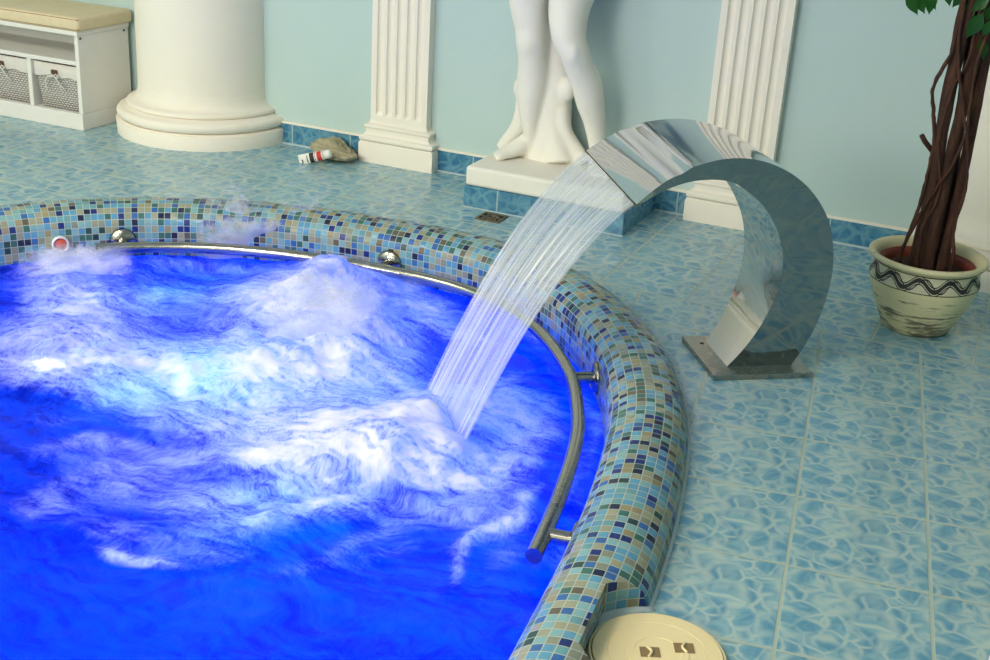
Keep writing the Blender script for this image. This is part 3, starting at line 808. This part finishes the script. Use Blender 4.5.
# low sprays that come into the picture
for tgt, n in (((.10, -.03, 1.0), 6), ((-.12, -.03, 1.08), 7), ((.09, .03, 1.0), 5)):
    t = V(tgt); P = branch([(t.x * .2, t.y * .4, t.z + .16), (t.x * .55, t.y * .8, t.z + .17), (t.x * .85, t.y, t.z + .12), (t.x, t.y, t.z + .05)], .005); twig_leaves(P, n, .062)
LEAVES = [((906, -6), (919, 14)), ((914, -8), (926, 13)), ((932, -10), (930, 15)), ((926, -10), (937, 9)), ((920, -12), (912, 6)), ((976, 3), (956, 25)), ((983, 13), (966, 39)), ((990, -3), (971, 12)),
          ((981, 39), (985, 60)), ((992, 20), (982, 37)), ((994, 4), (986, 22)), ((966, -10), (952, 8)), ((946, -12), (951, 6))]
for q, (a_, b_) in enumerate(LEAVES):
    yy = PC.y - .075 + .02 * (q % 3)
    def onp(px, py):
        d = R_ * ((px - 495) / FPX) + U_ * ((330 - py) / FPX) + W_
        return CAM + d * ((yy - CAM.y) / d.y) - PC
    A_, B_ = onp(*a_), onp(*b_); d_ = B_ - A_
    leaf(fb, A_, d_, V((.25, -.9, .4)), d_.length * 1.02, d_.length * .25)
    tube(fb, [A_, A_ - d_ * .25 + V((0, .01, .012)), A_ - d_ * .5 + V((0, .03, .04))], .0012, 5)
for k in range(46):
    a = rnd.uniform(0, 2 * PI); z = rnd.uniform(1.15, 2.0); rr_ = rnd.uniform(.15, .42) * (1.1 - .3 * (z - 1.1))
    P = branch([(.02 * math.cos(a), .02 * math.sin(a), z - .1), (rr_ * .5 * math.cos(a), rr_ * .5 * math.sin(a), z + .04), (rr_ * math.cos(a), rr_ * math.sin(a), z)], .005); twig_leaves(P, 9, .07)
trel(obj('foliage', fb, M['leaf'], tree, recalc=False))

# ------------------------------------------------------------------ steel fountain spout
EW = V((.573, -.82, 0)).normalized(); EP = V((.82, .573, 0)).normalized()
SP0 = V((-.714, 3.342, 0)) - EW * .0935          # centre line foot
sp = thing('fountain_spout', 'curved polished steel fountain spout bolted to the floor beside the pool', 'fountain', (SP0.x + EP.x * .1, SP0.y + EP.y * .1, 0))
OUT = [(.205, .014), (.222, .05), (.241, .097), (.257, .160), (.266, .231), (.268, .295), (.260, .361), (.231, .455), (.187, .526), (.127, .587), (.065, .627), (-.006, .656), (-.088, .669), (-.164, .662), (-.236, .640), (-.302, .605), (-.367, .553)]
INN = [(.006, .014), (.037, .059), (.072, .127), (.097, .202), (.110, .267), (.107, .353), (.090, .412), (.053, .479), (.001, .540), (-.082, .598), (-.130, .610), (-.181, .612), (-.235, .606), (-.290, .588), (-.330, .568), (-.362, .549)]
NS = 90
def smooth_curve(P): 
    c = catmull([(p[0], p[1], 0) for p in P], 10); c, l = resample(c, NS)
    for _ in range(10): c = [c[0]] + [(c[i - 1] + c[i] * 2 + c[i + 1]) / 4 for i in range(1, NS - 1)] + [c[-1]]
    return c
oc, ic = smooth_curve(OUT), smooth_curve(INN)
ws = [.187 + (.50 - .187) * (i / (NS - 1)) for i in range(NS)]
FLARE = 1.13                     # the far side of the mouth opens a little wider than the near one
def S(p, z, off):
    if off < 0: off *= 1 + (FLARE - 1) * sstep(.1, -.36, p) * (1 if z > .3 else 0)
    return SP0 + EP * p + EW * off + V((0, 0, z))
NW = 28
bm = bmesh.new()
def grid(fn, n, mcount, flip=False):
    g = [[bm.verts.new(fn(i, j)) for j in range(mcount)] for i in range(n)]
    for i in range(n - 1):
        for j in range(mcount - 1): bm.faces.new((g[i][j], g[i + 1][j], g[i + 1][j + 1], g[i][j + 1]))
    return g
def outer_fn(i, j):
    t = i / (NS - 1); o_ = -.5 + j / (NW - 1)
    p, z = oc[i].x, oc[i].y
    # weld dent across the band where the lip plate joins
    tg = (oc[min(i + 1, NS - 1)] - oc[max(i - 1, 0)]).normalized(); nx, nz = tg.y, -tg.x
    if nz < 0 and t > .3: nx, nz = -nx, -nz
    dd = .0035 * math.exp(-((t - .845) / .010) ** 2) * (1 if abs(o_) < .47 else .4) - .004 * math.exp(-((t - .875) / .018) ** 2)
    return S(p + nx * dd, z + nz * dd, o_ * ws[i])
go = grid(outer_fn, NS, NW)
gi = grid(lambda i, j: S(ic[i].x, ic[i].y, (-.5 + j / (NW - 1)) * ws[i]), NS, NW)
for j in (0, NW - 1):
    for i in range(NS - 1):
        bm.faces.new((go[i][j], go[i + 1][j], gi[i + 1][j], gi[i][j])).material_index = 1
for i in (0, NS - 1):
    for j in range(NW - 1): bm.faces.new((go[i][j], go[i][j + 1], gi[i][j + 1], gi[i][j]))
def srel(o): o.location = -V(sp.location); return o
srel(crisp(obj('spout_arc', bm, [M['mirror_steel'], M['side_steel']], sp), 40))
bm = bmesh.new()
PA, PB = V((-.888, 3.497, 0)), V((-.724, 3.263, 0)); pc_ = PB + EP * .303; pd_ = PA + EP * .303
loft(bm, [[(p.x, p.y, 0) for p in (PA, PB, pc_, pd_)], [(p.x, p.y, .017) for p in (PA, PB, pc_, pd_)]])
bp = srel(bevel(obj('base_plate', bm, M['plate_steel'], sp, smooth=False), .002))
for c_ in (at(702, 343.5, .017), PA + EP * .28 + EW * .03):
    bm = bmesh.new(); bmesh.ops.create_cone(bm, cap_ends=True, segments=16, radius1=.006, radius2=.006, depth=.0016, matrix=Matrix.Translation((c_.x, c_.y, .0172)))
    srel(obj('bolt_hole', bm, M['dark_gap'], sp))
# dark slot at the mouth
bm = bmesh.new()
for o_ in (-1,):
    a0, a1 = oc[-1], ic[-1]
loft(bm, [[S(oc[-1].x - .001, oc[-1].y + .0005, s_ * .249) for s_ in (-1, 1)] , [S(ic[-1].x - .001, ic[-1].y - .0005, s_ * .249) for s_ in (-1, 1)]], cap=False, closed=False)
srel(obj('mouth_slot', bm, M['dark_gap'], sp, smooth=False))
bm = bmesh.new(); tube(bm, [S(oc[-1].x - .0005, oc[-1].y + .0022, -.25 + .5 * k / 12) for k in range(13)], .0017, 8)  # thin near-black tube added to draw the dark gap line along the lip
srel(obj('lip_gap_line', bm, M['dark_gap'], sp))

# ------------------------------------------------------------------ falling water curtain
def curtain_mat():
    k = NT('falling_water'); uv = coord(k, 'UV')
    st1 = k.noise(k.vmath('MULTIPLY', uv, (46, 1.5, 1)), 1.0, 4, .55, .25)
    st2 = k.noise(k.vmath('MULTIPLY', uv, (120, 2.2, 1)), 1.0, 3, .5, .2)
    s_ = k.n('ShaderNodeSeparateXYZ', {0: uv})
    st = k.math('ADD', k.math('MULTIPLY', st1, .6), k.math('MULTIPLY', st2, .4))
    body = k.n('ShaderNodeMixShader', {0: .28, 1: k.n('ShaderNodeBsdfDiffuse', {0: (.78, .80, .76, 1)}).outputs[0], 2: k.n('ShaderNodeBsdfTranslucent', {0: (.62, .77, .84, 1)}).outputs[0]})
    gl = k.n('ShaderNodeBsdfGlossy', {0: (1, 1, .97, 1), 'Roughness': .25, 'Normal': k.bump(st, .6, .01)})
    lit = k.n('ShaderNodeMixShader', {0: .14, 1: body.outputs[0], 2: gl.outputs[0]})
    tr = k.n('ShaderNodeBsdfTransparent', {0: (.96, .98, 1, 1)})
    a = k.sstep(st, .36, .68, .10, .78)
    edge = k.math('MINIMUM', s_.outputs[0], k.math('SUBTRACT', 1.0, s_.outputs[0]))
    a = k.math('MULTIPLY', a, k.sstep(edge, 0, .02, .5, 1))
    ms = k.n('ShaderNodeMixShader', {0: a, 1: tr.outputs[0], 2: lit.outputs[0]}); return k.end(ms)
M['curtain'] = curtain_mat()
def curtain():
    bm = bmesh.new(); uvl = bm.loops.layers.uv.new('UVMap')
    nu, nt = 180, 70
    p0, z0 = (oc[-1].x + ic[-1].x) / 2, (oc[-1].y + ic[-1].y) / 2
    la, lb = at(421, 398, ZW), at(458, 452, ZW)              # landing line
    g = {}
    for side in (0, 1):
        for i in range(nt + 1):
            t = i / nt
            for j in range(nu + 1):
                s_ = j / nu
                top = S(p0 - .004, z0 - .001, (-.5 + s_) * .494)
                land = la.lerp(lb, s_)
                # ballistic: horizontal linear, vertical with initial downward slope
                x = top.lerp(land, t); dz = z0 - (ZW - .03)
                x.z = z0 - dz * (.42 * t + .58 * t * t)
                w = noise.noise(V((s_ * 26, t * .9, 3))) * .55 + noise.noise(V((s_ * 70, t * 1.2, 9))) * .3
                e = .0035 * t ** .3 + .010 * w * min(1, t * 3 + .1)
                th = (.0016 + .003 * abs(noise.noise(V((s_ * 40, t * 1.5, 17)))))
                nrm_ = V((-EP.x * .75, -EP.y * .75, .6))
                x += nrm_ * (e + (th if side == 0 else -th)) 
                g[side, i, j] = bm.verts.new(x)
    for side in (0, 1):
        for i in range(nt):
            for j in range(nu):
                f = bm.faces.new((g[side, i, j], g[side, i + 1, j], g[side, i + 1, j + 1], g[side, i, j + 1]))
                for l, (a, b) in zip(f.loops, ((j, i), (j, i + 1), (j + 1, i + 1), (j + 1, i))): l[uvl].uv = (a / nu, b / nt + side * .37)
    return obj('water_curtain', bm, M['curtain'])
wc = tag(curtain(), 'wide sheet of water falling from the steel spout into the pool', 'water')

# ------------------------------------------------------------------ pool water and foam
FO = []   # (photo x, photo y, radius along photo x, radius along photo y, foam, height)
def fb_(px, py, rx, ry, f, h=0.0, rot=0.0): FO.append((px, py, rx, ry, f, h, rot))
# big jet mound
fb_(318, 322, 78, 52, 1.05, .085); fb_(330, 288, 42, 34, .95, .085); fb_(285, 345, 70, 36, .85, .045); fb_(370, 360, 60, 40, .7, .03); fb_(245, 300, 50, 28, .6, .03)
fb_(280, 232, 70, 18, .7, .03); fb_(235, 228, 45, 14, .5, .03)
# left field
fb_(95, 330, 60, 45, .8, .03); fb_(40, 275, 60, 26, .5, .02); fb_(70, 300, 60, 26, .65, .03); fb_(30, 345, 70, 30, .75, .03); fb_(120, 370, 90, 26, .7, .02); fb_(30, 378, 60, 14, .6, .015, .1); fb_(175, 380, 70, 22, .6, .01); fb_(160, 300, 60, 50, .5, .02)
# middle band between mound and impact
fb_(250, 385, 90, 26, .6, .01); fb_(330, 395, 100, 22, .6, .01); fb_(200, 420, 80, 22, .5, .0); fb_(290, 430, 90, 24, .62, .01)
# impact of the curtain
fb_(440, 425, 38, 30, 1.25, .05); fb_(400, 445, 75, 36, 1.2, .05); fb_(340, 440, 80, 26, .95, .03); fb_(440, 460, 45, 24, 1.0, .04); fb_(290, 455, 70, 18, .75, .015); fb_(395, 478, 100, 18, .75, .015); fb_(480, 410, 40, 18, .6, .01)
# outward crests
fb_(330, 508, 70, 10, .62, .006, -.15); fb_(430, 492, 70, 11, .6, .006, -.12); fb_(380, 520, 120, 16, .45, .01); fb_(500, 525, 40, 9, .6, .005, -.75); fb_(470, 545, 40, 8, .5, .004, -.7); fb_(525, 495, 30, 9, .5, .004, -.75)
fb_(455, 575, 10, 30, .5, .01, .15); fb_(150, 548, 42, 7, .62, .006, .35); fb_(120, 520, 60, 12, .35, .0, .2); fb_(220, 545, 70, 20, .35)
fb_(510, 400, 34, 16, .6, .01); fb_(530, 420, 28, 16, .5, .01); fb_(505, 375, 26, 10, .4); fb_(470, 335, 50, 12, .45, .0, .4); fb_(430, 300, 70, 14, .5, .005, .25); 
fb_(60, 430, 40, 10, .3); fb_(130, 480, 90, 16, .42, .0, -.1); fb_(220, 490, 90, 14, .45, .0, -.1)
fb_(330, 480, 120, 20, .45, .004, -.1); fb_(250, 510, 90, 16, .36, .0, -.12); fb_(470, 505, 60, 18, .45, .004, -.35); fb_(420, 540, 90, 14, .34, .0, -.2); fb_(500, 560, 36, 18, .3, 0, -.8)
fb_(90, 455, 80, 12, .42, 0, -.1); fb_(190, 455, 80, 14, .45, 0, -.1); fb_(30, 500, 50, 14, .3, 0, -.1); fb_(330, 560, 60, 16, .28, 0, -.3); fb_(70, 400, 80, 12, .4, 0, .1)
fb_(592, 420, 9, 50, .55); fb_(575, 480, 14, 40, .45); fb_(545, 560, 16, 40, .36); fb_(545, 335, 22, 16, .4, 0, .6); fb_(490, 385, 30, 12, .45, 0, -.3)
fb_(400, 292, 50, 10, .42, 0, .3); fb_(440, 325, 40, 16, .42, 0, .3); fb_(500, 470, 40, 14, .5, .003, -.6); fb_(380, 575, 60, 14, .3, 0, -.2); fb_(520, 440, 40, 24, .42, .004, -.5); fb_(555, 410, 22, 30, .36, 0, .2); fb_(400, 330, 40, 20, .4, .004); fb_(200, 262, 90, 10, .35, 0, .1)
FW = []
for px, py, rx, ry, f, h, rot in FO:
    if f < .65 and h < .02: f *= 1.35
    c_ = at(px, py, ZW); ex = (at(px + 1, py, ZW) - c_); ey = (at(px, py + 1, ZW) - c_)
    ca, sa = math.cos(rot), math.sin(rot)
    d1 = (ex * ca + ey * sa) * rx; d2 = (ex * -sa + ey * ca) * ry
    det = d1.x * d2.y - d1.y * d2.x
    FW.append((c_.x, c_.y, d2.y / det, -d2.x / det, -d1.y / det, d1.x / det, f, h))
NV = noise.noise
def foam_height(x, y):
    q = V((x * 2.2, y * 2.2, 1.7)); wx = NV(q) * .10 + NV(q * 3.1) * .045; wy = NV(q + V((9, 3, 0))) * .10 + NV(q * 3.1 + V((4, 8, 0))) * .045
    X, Y = x + wx, y + wy; F = 0; H = 0
    for cx, cy, a, b, c, d, f, h in FW:
        dx, dy = X - cx, Y - cy
        u = dx * a + dy * b; v = dx * c + dy * d; r2 = u * u + v * v
        if r2 < 4.5:
            g = math.exp(-r2 * 1.1); F += (1 - min(F, 1.2) * .55) * f * g; H = max(H, h * g) + min(H, h * g) * .4
    return F, H
def build_water():
    bm = bmesh.new(); fl = bm.verts.layers.float.new('foam')
    st_ = .0125; x0, y0 = -3.75, .05; nx = int(3.2 / st_); ny = int(3.85 / st_)
    idx = {}
    for iy in range(ny + 1):
        for ix in range(nx + 1):
            x, y = x0 + ix * st_, y0 + iy * st_
            # coarser nearer the near, unseen end
            if y < 1.0 and (ix % 4 or iy % 4): continue
            idx[ix, iy] = (x, y)
    vt = {}
    sdf = {}
    def sd_at(ix, iy):
        kx, ky = ix // 4 * 4, iy // 4 * 4
        out = 0
        for ax_, ay_, w in ((kx, ky, (1 - (ix - kx) / 4) * (1 - (iy - ky) / 4)), (kx + 4, ky, (ix - kx) / 4 * (1 - (iy - ky) / 4)), (kx, ky + 4, (1 - (ix - kx) / 4) * (iy - ky) / 4), (kx + 4, ky + 4, (ix - kx) / 4 * (iy - ky) / 4)):
            if w == 0: continue
            if (ax_, ay_) not in sdf: sdf[ax_, ay_] = inside_inner(V((x0 + ax_ * st_, y0 + ay_ * st_, 0)))
            out += w * sdf[ax_, ay_]
        return out
    def vert(ix, iy):
        if (ix, iy) in vt: return vt[ix, iy]
        x, y = x0 + ix * st_, y0 + iy * st_; s_ = sd_at(ix, iy)
        F, H = foam_height(x, y) if y > .9 else (.1, 0)
        amp = .006 + .02 * min(1, F)
        n1 = NV(V((x * 4, y * 4, 5))) + .5 * NV(V((x * 9, y * 9, 2))) + .3 * NV(V((x * 20, y * 20, 8))) + .18 * NV(V((x * 42, y * 42, 3)))
        ridge = (1 - abs(NV(V((x * 7, y * 7, 11))))) ** 3
        z = ZW + H * (1 + .35 * NV(V((x * 11, y * 11, 4)))) + amp * n1 + .012 * min(1, F) * ridge
        wall = sstep(-.01, .06, s_)
        z = ZW + (z - ZW) * (.35 + .65 * wall)
        v = bm.verts.new((x, y, z)); v[fl] = F
        vt[ix, iy] = v; return v
    def face(ix, iy, st2):
        c = sd_at(min(ix + st2 // 2, nx), iy + st2 // 2)
        if c < -.012: return
        try: bm.faces.new((vert(ix, iy), vert(ix + st2, iy), vert(ix + st2, iy + st2), vert(ix, iy + st2)))
        except ValueError: pass
    yb = int(1.0 / st_) // 4 * 4
    for iy in range(0, yb, 4):
        for ix in range(0, nx - 3, 4): face(ix, iy, 4)
    for iy in range(yb, ny):
        for ix in range(0, nx): face(ix, iy, 1)
    bm.normal_update()
    return bm
def water_mat():
    k = NT('pool_water'); o = coord(k)
    F = k.n('ShaderNodeAttribute', attribute_name='foam').outputs['Fac']
    # noise pulled along the flow
    wv = k.n('ShaderNodeTexNoise', {'Vector': o, 'Scale': 2.5, 'Detail': 3.0}).outputs[1]
    p = k.vmath('ADD', o, k.vmath('MULTIPLY', k.vmath('SUBTRACT', wv, (.5, .5, .5)), (.35, .35, .0)))
    rot = k.n('ShaderNodeMapping', {'Vector': p, 'Rotation': (0, 0, -.42), 'Scale': (1, 2.4, 1)}).outputs[0]
    n1 = k.noise(rot, 5.0, 6, .62, .25); n2 = k.noise(rot, 24.0, 5, .6, .15); n3 = k.noise(k.n('ShaderNodeMapping', {'Vector': p, 'Rotation': (0, 0, .5), 'Scale': (3.2, 1, 1)}).outputs[0], 60.0, 3, .6)
    nn = k.math('ADD', k.math('ADD', k.math('MULTIPLY', n1, .46), k.math('MULTIPLY', n2, .32)), k.math('MULTIPLY', n3, .22))
    dens = k.math('MULTIPLY', F, k.math('ADD', .94, k.math('MULTIPLY', k.math('SUBTRACT', nn, .5), 3.9)))
    f = k.sstep(dens, .22, 1.12)
    thick = k.sstep(dens, .85, 1.5)
    bmp = k.bump(k.math('ADD', k.math('MULTIPLY', n2, .6), k.math('MULTIPLY', n3, .4)), .7, .012)
    deep = k.mix(k.sstep(k.math('ADD', k.math('MULTIPLY', n1, .62), k.math('ADD', k.math('MULTIPLY', n2, .25), k.math('MULTIPLY', n3, .13))), .36, .64), (.003, .045, .36, 1), (.008, .27, .95, 1))
    water = k.n('ShaderNodeBsdfTranslucent', {0: deep, 'Normal': bmp})
    foam_d = k.n('ShaderNodeBsdfDiffuse', {0: (.92, .91, .89, 1)}); foam_t = k.n('ShaderNodeBsdfTranslucent', {0: (.62, .80, 1.0, 1)})
    foam = k.n('ShaderNodeMixShader', {0: k.math('SUBTRACT', .60, k.math('MULTIPLY', thick, .5)), 1: foam_d.outputs[0], 2: foam_t.outputs[0]})
    body = k.n('ShaderNodeMixShader', {0: k.math('MULTIPLY', f, .94), 1: water.outputs[0], 2: foam.outputs[0]})
    bg = k.bump(k.math('ADD', k.math('MULTIPLY', n2, .6), k.math('MULTIPLY', n3, .4)), .2, .008)
    gl = k.n('ShaderNodeBsdfGlossy', {0: (1, 1, 1, 1), 'Roughness': .1, 'Normal': bg})
    fr = k.n('ShaderNodeFresnel', {0: 1.33, 'Normal': bg})
    gf = k.math('MULTIPLY', fr, k.math('SUBTRACT', .5, k.math('MULTIPLY', f, .42)))
    return k.end(k.n('ShaderNodeMixShader', {0: gf, 1: body.outputs[0], 2: gl.outputs[0]}))
M['water'] = water_mat()
wt = tag(obj('pool_water', build_water(), M['water'], recalc=False), 'churning blue lit pool water with white foam inside the mosaic rim', 'water', kind='stuff')

# ------------------------------------------------------------------ airborne spray
def spray_mat():
    k = NT('spray'); uv = coord(k, 'UV'); p = k.n('ShaderNodeNewGeometry').outputs['Position']
    sx = k.n('ShaderNodeSeparateXYZ', {0: uv}); u, v = sx.outputs[0], sx.outputs[1]
    n1 = k.noise(k.vmath('MULTIPLY', p, (1, 1, 1.6)), 13.0, 6, .68, .3)
    fu = k.sstep(k.math('ABSOLUTE', k.math('SUBTRACT', u, .5)), .5, .12); fv = k.sstep(v, 1.0, .25)
    d = k.math('ADD', k.math('MULTIPLY', k.math('MULTIPLY', fu, fv), 1.0), k.math('MULTIPLY', k.math('SUBTRACT', n1, .5), 1.5))
    a = k.math('MULTIPLY', k.math('MULTIPLY', k.sstep(d, .10, .90), k.sstep(fu, 0, .25)), k.math('MULTIPLY', k.sstep(v, 1.0, .8), .85))
    b = k.n('ShaderNodeMixShader', {0: .5, 1: k.n('ShaderNodeBsdfDiffuse', {0: (.88, .9, .94, 1)}).outputs[0], 2: k.n('ShaderNodeBsdfTranslucent', {0: (.86, .9, 1, 1)}).outputs[0]})
    return k.end(k.n('ShaderNodeMixShader', {0: a, 1: k.n('ShaderNodeBsdfTransparent').outputs[0], 2: b.outputs[0]}))
M['spray'] = spray_mat()
for (pa, pb, h, dep, lb) in (((172, 253), (352, 259), .29, .09, 'white foam spray splashing against the mosaic wall behind the big jet'),
                             ((5, 275), (150, 272), .13, .16, 'white foam spray thrown up below the push button at the left'),
                             ((345, 272), (440, 292), .09, .07, 'thin foam spray around the middle rail bracket'),
                             ((248, 335), (400, 342), .27, .26, 'tall soft foam plume over the big jet')):
    A_, B_ = at(*pa, ZW), at(*pb, ZW); dr_ = (B_ - A_); n_ = V((-dr_.y, dr_.x, 0)).normalized()
    bm = bmesh.new(); uvl = bm.loops.layers.uv.new('UVMap')
    for q in range(5):
        g = []
        for i in range(41):
            row = []
            for j in range(15):
                u, v = i / 40, j / 14
                p = A_ + dr_ * u + n_ * (dep * (q / 4 - .5) + .03 * NV(V((u * 5, v * 3, q * 3.1))) + .03 * v * (q / 4 - .5))
                p.z = ZW - .015 + h * v * (1 - .25 * abs(q / 4 - .5)) * (1 + .35 * NV(V((u * 4, q * 2.2, 1))))
                row.append(bm.verts.new(p))
            g.append(row)
        for i in range(40):
            for j in range(14):
                f = bm.faces.new((g[i][j], g[i + 1][j], g[i + 1][j + 1], g[i][j + 1]))
                for l, (a, b) in zip(f.loops, ((i, j), (i + 1, j), (i + 1, j + 1), (i, j + 1))): l[uvl].uv = (a / 40, b / 14)
    tag(obj('foam_spray', bm, M['spray'], recalc=False), lb, 'foam', kind='stuff')

# ------------------------------------------------------------------ handrail
ZR, OFF = -.048, .182
path = [cr[i] - nrm[i] * OFF for i in range(NC)]
def nearest(p): return min(range(NC), key=lambda i: (path[i].xy - V(p).xy).length)
i0, i1 = nearest(at(96, 251, ZR)), nearest(at(538, 557, ZR))
if i0 < i1: idxs = list(range(i0, i1 + 1))
else: idxs = list(range(i1, i0 + 1))[::-1]
hr = thing('handrail', 'curved steel grab rail along the inside of the pool rim', 'rail', (-2.1, 3.0, ZR))
bm = bmesh.new(); tube(bm, [(path[i].x, path[i].y, ZR) for i in idxs], .020, 16)
def hrel(o): o.location = -V(hr.location); return o
hrel(crisp(obj('rail_tube', bm, M['rail_steel'], hr), 50))
for px, py in ((123, 246), (383, 268), (574, 378), (556, 537)):
    i = nearest(at(px, py, ZR)); a = path[i]; w = cr[i] - nrm[i] * (HA + .0)
    bm = bmesh.new(); tube(bm, [(a.x, a.y, ZR), (w.x, w.y, ZR)], .0175, 14); b_ = hrel(crisp(obj('bracket', bm, M['rail_steel'], hr), 50))
    bm = bmesh.new(); f0 = w - nrm[i] * .001; f1 = w - nrm[i] * .009; f2 = w - nrm[i] * .016
    tube(bm, [(f0.x, f0.y, ZR), (f1.x, f1.y, ZR), (f2.x, f2.y, ZR)], [.048, .042, .018], 28); fl_ = obj('flange', bm, M['rail_steel'], b_)
# ------------------------------------------------------------------ button on the wall
ib = min(range(NC), key=lambda i: (cr[i] - nrm[i] * HA - at(62, 246, -.045)).xy.length)
bw = cr[ib] - nrm[ib] * HA; bt = thing('push_button', 'round red push button in a pale ring on the pool wall, beside the rail end', 'button', (bw.x, bw.y, -.045))
nn_ = -nrm[ib]
bm = bmesh.new(); 
def disc(bm, prof, n=32):
    s_ = V((-nn_.y, nn_.x, 0)); rings = [[nn_ * d + s_ * math.cos(2 * PI * k / n) * r + V((0, 0, math.sin(2 * PI * k / n) * r)) for k in range(n)] for r, d in prof]; loft(bm, rings)
disc(bm, [(.030, 0), (.031, .012), (.028, .018), (.0245, .018), (.023, .010)]); obj('button_ring', bm, M['ring'], bt)
bm = bmesh.new(); disc(bm, [(.023, .0), (.0225, .009), (.018, .013), (.006, .015)]); obj('button_cap', bm, M['red_cap'], bt)

# ------------------------------------------------------------------ lights
def area(name, loc, size, power, col, rot=(0, 0, 0), shape='DISK'):
    l = bpy.data.lights.new(name, 'AREA'); l.shape = shape; l.size = size; l.energy = power; l.color = col
    o = bpy.data.objects.new(name, l); COL.objects.link(o); o.location = loc; o.rotation_euler = rot; return o
WARM = (1.0, .88, .70)
area('ceiling_lamp', (-2.4, .15, ZC - .02), 1.2, 98, WARM)
area('ceiling_lamp', (-4.7, .6, ZC - .02), 1.2, 84, WARM)
area('ceiling_lamp', (-1.0, -.5, ZC - .02), 1.0, 10, WARM)
def front_fill(loc, w, h, power, col, rz):  # unseen panels added at the front wall for frontal light; no opening there
    l = bpy.data.lights.new('added_front_light', 'AREA'); l.shape = 'RECTANGLE'; l.size = w; l.size_y = h; l.energy = power; l.color = col
    o = bpy.data.objects.new('added_front_light', l); COL.objects.link(o); o.location = loc; o.rotation_euler = (math.radians(84), 0, math.radians(rz)); return o
front_fill((-3.4, Y0 + .04, 1.85), 2.4, 1.6, 160, (1.0, .93, .82), 0)
front_fill((-1.1, Y0 + .04, 1.85), 2.0, 1.6, 14, (1.0, .94, .86), 0)
def lamp(loc, power, r=.05, col=(.006, .10, 1.0)):
    l = bpy.data.lights.new('underwater_light', 'POINT'); l.energy = power; l.color = col; l.shadow_soft_size = r
    o = bpy.data.objects.new('underwater_light', l); COL.objects.link(o); o.location = loc
for px, py, d, pw in ((70, 320, .4, 4.5), (380, 330, .45, 6), (520, 450, .5, 8), (420, 590, .5, 9), (150, 610, .5, 9), (300, 640, .5, 6), (540, 560, .45, 5), (220, 290, .4, 3), (470, 330, .4, 5), (30, 590, .5, 3.5), (560, 380, .4, 4), (120, 268, .3, 2.5), (240, 266, .3, 2.5), (430, 290, .3, 2)):
    c_ = at(px, py, ZW); lamp((c_.x, c_.y, ZW - d), pw)
for px, py, d, pw in ((165, 300, .13, .9), (205, 375, .13, 1.4), (120, 395, .13, .9), (210, 285, .14, .5), (270, 495, .12, .5), (230, 540, .12, .35), (330, 540, .12, .25), (370, 395, .2, .7), (250, 400, .15, .5)):  # shallow cyan points added just under the surface to make bright cyan patches
    c_ = at(px, py, ZW); lamp((c_.x, c_.y, ZW - d), pw, .03, (.02, .55, 1.0))
w = bpy.data.worlds.new('world'); sc.world = w; w.use_nodes = True
w.node_tree.nodes['Background'].inputs[0].default_value = (.6, .7, .8, 1); w.node_tree.nodes['Background'].inputs[1].default_value = .1
sc.view_settings.view_transform = 'Standard'; sc.view_settings.look = 'None'; sc.view_settings.gamma = 1; sc.view_settings.exposure = 0.0
sc.view_settings.use_curve_mapping = False
